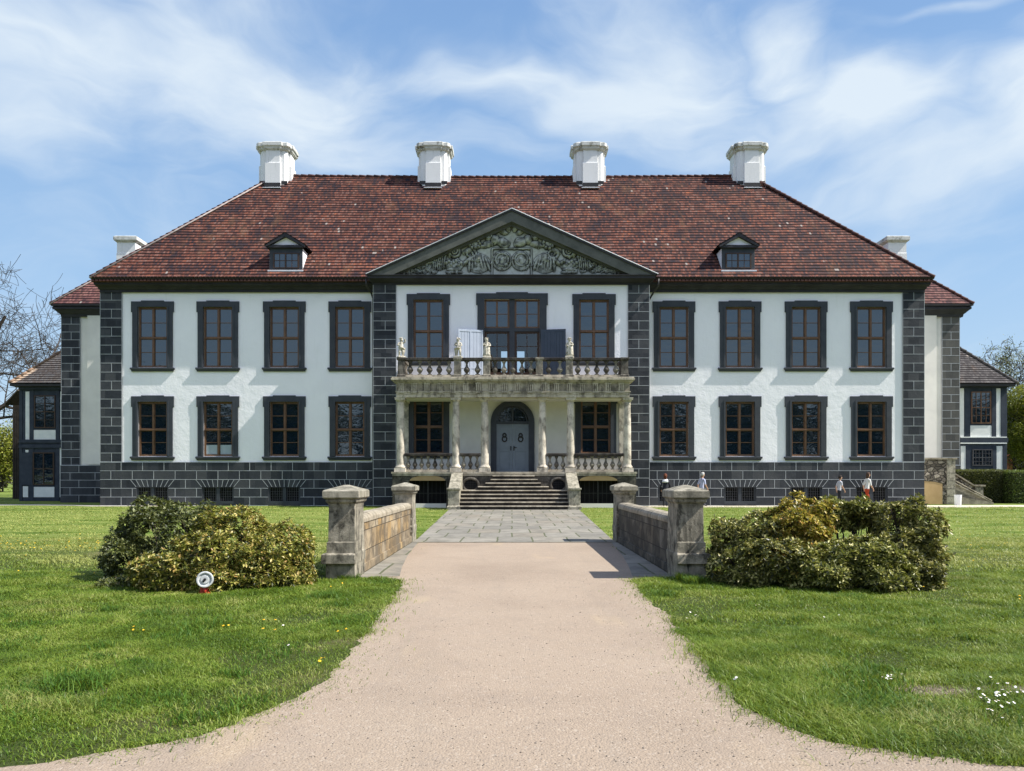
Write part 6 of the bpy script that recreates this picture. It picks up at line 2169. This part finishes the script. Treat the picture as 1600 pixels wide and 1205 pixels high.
for i, (px, py, k, h, r) in enumerate(spots):
    gx, gy = G(px, py)
    n = int(k * 34)
    rad = r * np.sqrt(rng.random(n)) * rng.uniform(.5, 1.2, n); an = rng.random(n) * 6.28
    P = np.stack([gx + rad * np.cos(an), gy + rad * np.sin(an) * 1.1, np.full(n, -.003)], 1)
    V, F = tufts(P, h * .8 * rng.uniform(.35, 1.2, n), .008 * rng.uniform(.6, 1.3, n), rng, .9)
    if i == 0: TV = [V]; TF = [F]; tb = len(V)
    else: TV.append(V); TF.append(F + tb); tb += len(V)
props(npmesh("long_grass", np.concatenate(TV), np.concatenate(TF), TUFTM), "darker longer tufts of grass in the lawn", "grass", kind='stuff')

# daisies and dandelions
def flowers(name, spots, r, z, mats, label, petals=9):
    m = MB()
    for (x, y) in spots:
        zz_ = z * random.uniform(.8, 1.3); rr = r * random.uniform(.8, 1.2)
        n = petals * 2
        tx, ty = random.uniform(-.3, .3), random.uniform(-.5, .1)
        ring = [(x + (rr if k % 2 == 0 else rr * .62) * math.cos(2 * math.pi * k / n), y + (rr if k % 2 == 0 else rr * .62) * math.sin(2 * math.pi * k / n), zz_ + rr * (tx * math.cos(2 * math.pi * k / n) + ty * math.sin(2 * math.pi * k / n)) * -1) for k in range(n)]
        m.poly(ring, 0)
        m.lathe(x, y, [(rr * .33, zz_ + .001), (rr * .28, zz_ + rr * .22), (0.0, zz_ + rr * .3)], 7, 1)
        m.tube((x, y, 0), (x, y, zz_), .0012, .0012, 4, 2)
    o = m.build(name, mats)
    props(o, label, "flowers", kind='stuff')


random.seed(4)
WHITE = simple("daisy_petals", (.75, .75, .76), (.85, .85, .86), 3, .6, 0)
YEL = simple("dandelion_petals", (.70, .42, .02), (.80, .52, .03), 3, .6, 0)
STEM = simple("flower_stem", (.05, .10, .02), (.08, .14, .03), 3, .6, 0)
ds = []
for (px, py, n, sx, sy) in ((1555, 1102, 26, 22, 14), (1400, 1065, 6, 14, 4), (1555, 1090, 8, 30, 8), (1370, 1068, 3, 10, 3), (1092, 968, 4, 10, 3), (1148, 1070, 2, 4, 3), (1290, 968, 3, 20, 6), (1180, 950, 2, 10, 8), (450, 990, 3, 30, 8), (14, 975, 1, 3, 3)):
    for _ in range(n): ds.append(G(px + random.gauss(0, sx), py + random.gauss(0, sy)))
flowers("daisies", ds, .0105, .045, [WHITE, YEL, STEM], "small white daisies flowering in the lawn")
dd = []
for (px, py, n, sx, sy) in ((215, 992, 3, 12, 4), (353, 985, 3, 20, 4), (440, 983, 3, 20, 4), (535, 995, 2, 5, 2), (503, 1042, 3, 6, 3), (1590, 940, 2, 6, 4), (1490, 905, 3, 40, 20)):
    for _ in range(n): dd.append(G(px + random.gauss(0, sx), py + random.gauss(0, sy)))
for _ in range(90): dd.append(G(random.uniform(-20, 185), random.gauss(853, 5)))
for _ in range(30): dd.append(G(random.uniform(1450, 1600), random.gauss(850, 20)))
for _ in range(25): dd.append(G(random.uniform(0, 560), random.gauss(880, 20)))
flowers("dandelions", dd, .0135, .05, [YEL, YEL, STEM], "yellow dandelions scattered over the lawn", 12)

# loose gravel stones
n = 5200
y = 4.0 + 8.5 * rng.random(n) ** 1.3; x = (rng.random(n) * 2 - 1) * y * .72
k = inpoly(x, y, PATH); x = x[k]; y = y[k]; n = len(x)
r = rng.uniform(.0025, .007, n) * (1 + .5 * (rng.random(n) > .96))
oct_ = np.array([[1, 0, 0], [0, 1, 0], [-1, 0, 0], [0, -1, 0], [0, 0, 1.0], [0, 0, -1]])
V = (oct_[None] * rng.uniform(.6, 1.3, (n, 6, 1)) * np.stack([r, r * rng.uniform(.6, 1, n), r * .6], 1)[:, None, :] + np.stack([x, y, np.full(n, .004)], 1)[:, None, :]).reshape(-1, 3)
fo = np.array([[0, 1, 4], [1, 2, 4], [2, 3, 4], [3, 0, 4], [1, 0, 5], [2, 1, 5], [3, 2, 5], [0, 3, 5]])
F = (np.arange(n)[:, None, None] * 6 + fo[None]).reshape(-1, 3)
PEB = leafmat("loose_stones", [(.16, .135, .11), (.26, .215, .17), (.34, .28, .22), (.11, .105, .10), (.38, .32, .25)], .85, 0.0, .2)
props(npmesh("loose_gravel", V, F, PEB), "loose small stones on the gravel path", "gravel", kind='stuff')


# ---- trees
def tree(px, Y, h, seed, bark, label, name="tree", spread=1.0, levels=5, trunk_r=None, first=.25, leaf=None, nleaf=0, leafsize=.12, ang=(25, 60), group=None, kids=(3, 5), up=.12, crown=None, lean=(0, 0), minr=.013, cat="tree"):
    x = X(px, Y) if px is not None else 0
    t = thing(name, (x, Y, 0), label, cat, group)
    rr = random.Random(seed)
    m = MB(); tips = []
    tr0 = trunk_r or h * .028

    def grow(p, d, L, r, lev):
        n = 4 if lev < 3 else 3
        pts = [p]; rad = [r]
        cur = Vector(p); dd = Vector(d)
        for i in range(n):
            dd = (dd + Vector((rr.uniform(-1, 1), rr.uniform(-1, 1), rr.uniform(-.6, .8))) * .22 + Vector((0, 0, up * (.4 if lev else 1)))).normalized()
            cur = cur + dd * L / n
            pts.append(cur.copy()); rad.append(max(minr, r * (1 - .5 * (i + 1) / n)))
        m.path(pts, rad, 8 if lev == 0 else (6 if lev == 1 else (4 if lev < 4 else 3)))
        if lev >= levels:
            tips.append((cur.copy(), dd.copy())); return
        if lev >= levels - 2: tips.append((cur.copy(), dd.copy()))
        k = rr.randint(*kids) + (2 if lev == 0 else 0)
        for q in range(k):
            t_ = first + (1 - first) * (q + rr.random()) / k if lev == 0 else .2 + .8 * (q + rr.random()) / k
            i = min(n - 1, int(t_ * n)); base_ = pts[i].lerp(pts[i + 1], t_ * n - i)
            a = R(rr.uniform(*ang)) * spread; az = rr.uniform(0, 2 * math.pi)
            o = dd.orthogonal().normalized(); o.rotate(Matrix.Rotation(az, 3, dd))
            nd = (dd * math.cos(a) + o * math.sin(a)).normalized()
            grow(base_, nd, L * rr.uniform(.55, .78) * (1 - .25 * t_ if lev == 0 else 1), rad[i] * rr.uniform(.45, .65), lev + 1)

    grow(Vector((0, 0, 0)), Vector((lean[0], lean[1], 1)).normalized(), h * .55, tr0, 0)
    m.build("trunk", bark, t, local=True, smooth=False)
    if leaf and nleaf:
        g = np.random.default_rng(seed)
        T = np.array([p[0][:] for p in tips])
        k = g.integers(0, len(T), nleaf)
        P = T[k] + g.normal(0, leafsize * 2.2, (nleaf, 3))
        if crown is not None:
            cn_ = int(nleaf * crown[-1])
            d = g.normal(0, 1, (cn_, 3)); d /= np.linalg.norm(d, axis=1, keepdims=True)
            Q = np.array(crown[0]) + d * np.array(crown[1]) * (g.random((cn_, 1)) ** .4)
            w = np.array([mnoise.noise(Vector(q) * .45 + Vector((seed, 0, 0))) for q in Q])
            Q = Q[w > -.10]
            P[:len(Q)] = Q
        N = g.normal(0, 1, (len(P), 3)); L = leafsize * g.uniform(.6, 1.3, len(P))
        V, F = leaf_cards(P, N, L, L * .6, g)
        o = npmesh("crown", V, F, leaf, t, off=Vector((0, 0, 0)))
    return t


tree(-60, 60, 25.0, 21, BARK_D, "big bare oak whose branches reach in at the left edge", "bare_oak", spread=1.15, levels=6, ang=(28, 68), kids=(3, 4), up=.05, first=.18, trunk_r=.5, group="trees around the palace", minr=.017)
tree(-45, 66, 19.0, 27, BARK, "slender bare tree showing above the brown wing roof", "bare_tree", spread=1.1, levels=6, ang=(25, 60), kids=(3, 4), up=.08, first=.2, trunk_r=.25, group="trees around the palace", minr=.013, leaf=PALE_L, nleaf=700, leafsize=.10)
tree(2, 85, 7.5, 22, BARK_D, "yellow-green tree low beside the shed at the left edge", "leafy_tree", leaf=WILLOW, nleaf=9000, leafsize=.26, levels=4, crown=((0, 0, 4.4), (3.6, 3.0, 3.0), .8), group="trees around the palace")
tree(1556, 72, 15.0, 23, BARK, "nearly bare tree with pale spring leaves behind the right wing", "budding_tree", spread=1.1, levels=6, ang=(28, 62), kids=(3, 4), up=.06, first=.2, trunk_r=.3, leaf=PALE_L, nleaf=9500, leafsize=.14, group="trees around the palace", minr=.018)
tree(1616, 62, 14.5, 28, BARK_D, "dark bare tree at the right edge above the willow", "bare_tree", spread=1.15, levels=6, ang=(28, 65), kids=(3, 4), up=.06, first=.2, trunk_r=.28, leaf=DARKTREE, nleaf=3800, leafsize=.15, group="trees around the palace", minr=.018)
tree(1612, 56, 8.2, 24, BARK_D, "yellow-green willow at the right edge beside the slate-roofed wing", "willow", leaf=WILLOW, nleaf=26000, leafsize=.15, levels=4, crown=((0, 0, 5.6), (2.4, 2.4, 2.9), .85), group="trees around the palace")
tree(1600, 64, 6.5, 25, BARK_D, "dark evergreen behind the hedge at the right edge", "evergreen", leaf=DARKTREE, nleaf=22000, leafsize=.18, levels=4, crown=((0, 0, 3.0), (3.4, 2.0, 3.0), .9), group="trees around the palace")


def hedge(x0, x1, y0, y1, h, mt, label, seed, n):
    g = np.random.default_rng(seed)
    t = thing("hedge", ((x0 + x1) / 2, (y0 + y1) / 2, 0), label, "hedge", "clipped hedges at the right")
    m = MB(); m.box(x0 + .06, x1 - .06, y0 + .06, y1 - .06, 0, h - .06); m.build("core", simple("hedge_inner_twigs", (.012, .014, .007), (.03, .035, .015), 8, .9, .8, 14), t)
    u = g.random((n, 3)); f = g.random(n)
    P = np.stack([x0 + u[:, 0] * (x1 - x0), y0 + u[:, 1] * (y1 - y0), u[:, 2] * h], 1)
    P[f < .55, 1] = y0; P[(f >= .55) & (f < .85), 2] = h; P[(f >= .85) & (f < .93), 0] = x0; P[f >= .93, 0] = x1
    P += g.normal(0, .03, P.shape)
    N = g.normal(0, 1, P.shape) + np.array([0, -.5, .4]); L = .07 * g.uniform(.6, 1.4, n)
    V, F = leaf_cards(P, N, L, L * .6, g)
    npmesh("leaves", V, F, mt, t)


hedge(26.4, X(1582, 46.5), 46.5, 48.2, 1.97, HEDGEM, "brownish green clipped hedge behind the garden staircase", 31, 15000)
hedge(X(1582, 45.6) + .05, 40, 45.6, 47.5, 1.93, HEDGEB, "brighter green clipped hedge at the right edge", 32, 22000)


def wood(name, x0, x1, y0, y1, hmin, hmax, nl, leaves, mt, label, seed, ls=.6):
    """a far-off wood that reads as one mass"""
    g = np.random.default_rng(seed); rr = random.Random(seed)
    V_ = []; F_ = []; bs = 0
    for k in range(nl):
        c = np.array([x0 + (x1 - x0) * (k + g.random()) / nl, g.uniform(y0, y1), 0]); h = g.uniform(hmin, hmax); w = h * g.uniform(.30, .45)
        n = leaves
        d = g.normal(0, 1, (n, 3)); d /= np.linalg.norm(d, axis=1, keepdims=True)
        P = c + np.array([0, 0, h * .52]) + d * np.array([w, w, h * .48]) * (g.random((n, 1)) ** .3)
        P[:, 2] = np.maximum(P[:, 2], .1)
        V, F = leaf_cards(P, g.normal(0, 1, (n, 3)), ls * g.uniform(.6, 1.3, n), ls * .7, g)
        V_.append(V); F_.append(F + bs); bs += len(V)
    props(npmesh(name, np.concatenate(V_), np.concatenate(F_), mt), label, "wood", kind='stuff')


wood("woodland", -130, 130, -62, -50, 17.5, 20.5, 34, 900, WOODS, "dark park woodland across the gardens", 41, 1.7)
wood("distant_wood", -130, -45, 112, 126, 5, 8, 20, 900, leafmat("distant_leaves", [(.035, .04, .022), (.06, .065, .035), (.09, .09, .05)], .7, .1), "low distant wood at the left edge", 42, .7)
wood("distant_wood", 50, 140, 90, 100, 6, 10, 20, 900, leafmat("distant_leaves_right", [(.03, .038, .018), (.055, .062, .030), (.085, .09, .045)], .7, .1), "distant wood at the right edge", 43, .7)

# ================================================================== HYDRANT
hx, hy = G(321, 929)
hd = thing("hydrant", (hx, hy, 0), "small red hydrant with a white round cap in front of the yellow-green bush", "hydrant")
REDP = simple("red_paint", (.35, .03, .02), (.48, .06, .04), 5, .4, .1, 20)
CAPM = simple("pale_cap_enamel", (.36, .38, .38), (.60, .62, .62), 14, .3, 0)
m = MB(); m.lathe(-.03, .05, [(.075, 0), (.075, .02), (.055, .03), (.055, .16), (.07, .17), (.07, .24), (.05, .27), (0, .285)], 18)
m.build("body", REDP, hd, smooth=True, local=True, angle=R(40))
m = MB(); m.tube((.012, -.05, 0.0), (.012, -.05, .12), .018, .018, 10); m.build("pipe", REDP, hd, smooth=True, local=True)
ax = Vector((.30, -.93, .10)).normalized(); c0 = Vector((.0, -.01, .195))
a = ax.orthogonal().normalized(); bq = ax.cross(a)
prof = [(.05, -.02), (.095, -.015), (.105, .0), (.105, .055), (.098, .068), (.085, .068), (.078, .05), (.06, .045), (.05, .06), (.03, .062), (.0, .05)]
m = MB(); n = 28
m.rings([[c0 + ax * d + (a * math.cos(2 * math.pi * k / n) + bq * math.sin(2 * math.pi * k / n)) * max(r_, .0005) for k in range(n)] for r_, d in prof])
m.build("cap", CAPM, hd, smooth=True, local=True, angle=R(50))
m = MB(); c1 = c0 + ax * .062; m.tube(c1, c1 + ax * .02, .02, .016, 6); m.tube(c1 + ax * .008, c1 + ax * .012 - Vector((.02, 0, .03)), .014, .01, 6); m.build("bolt", METAL, hd, local=True)
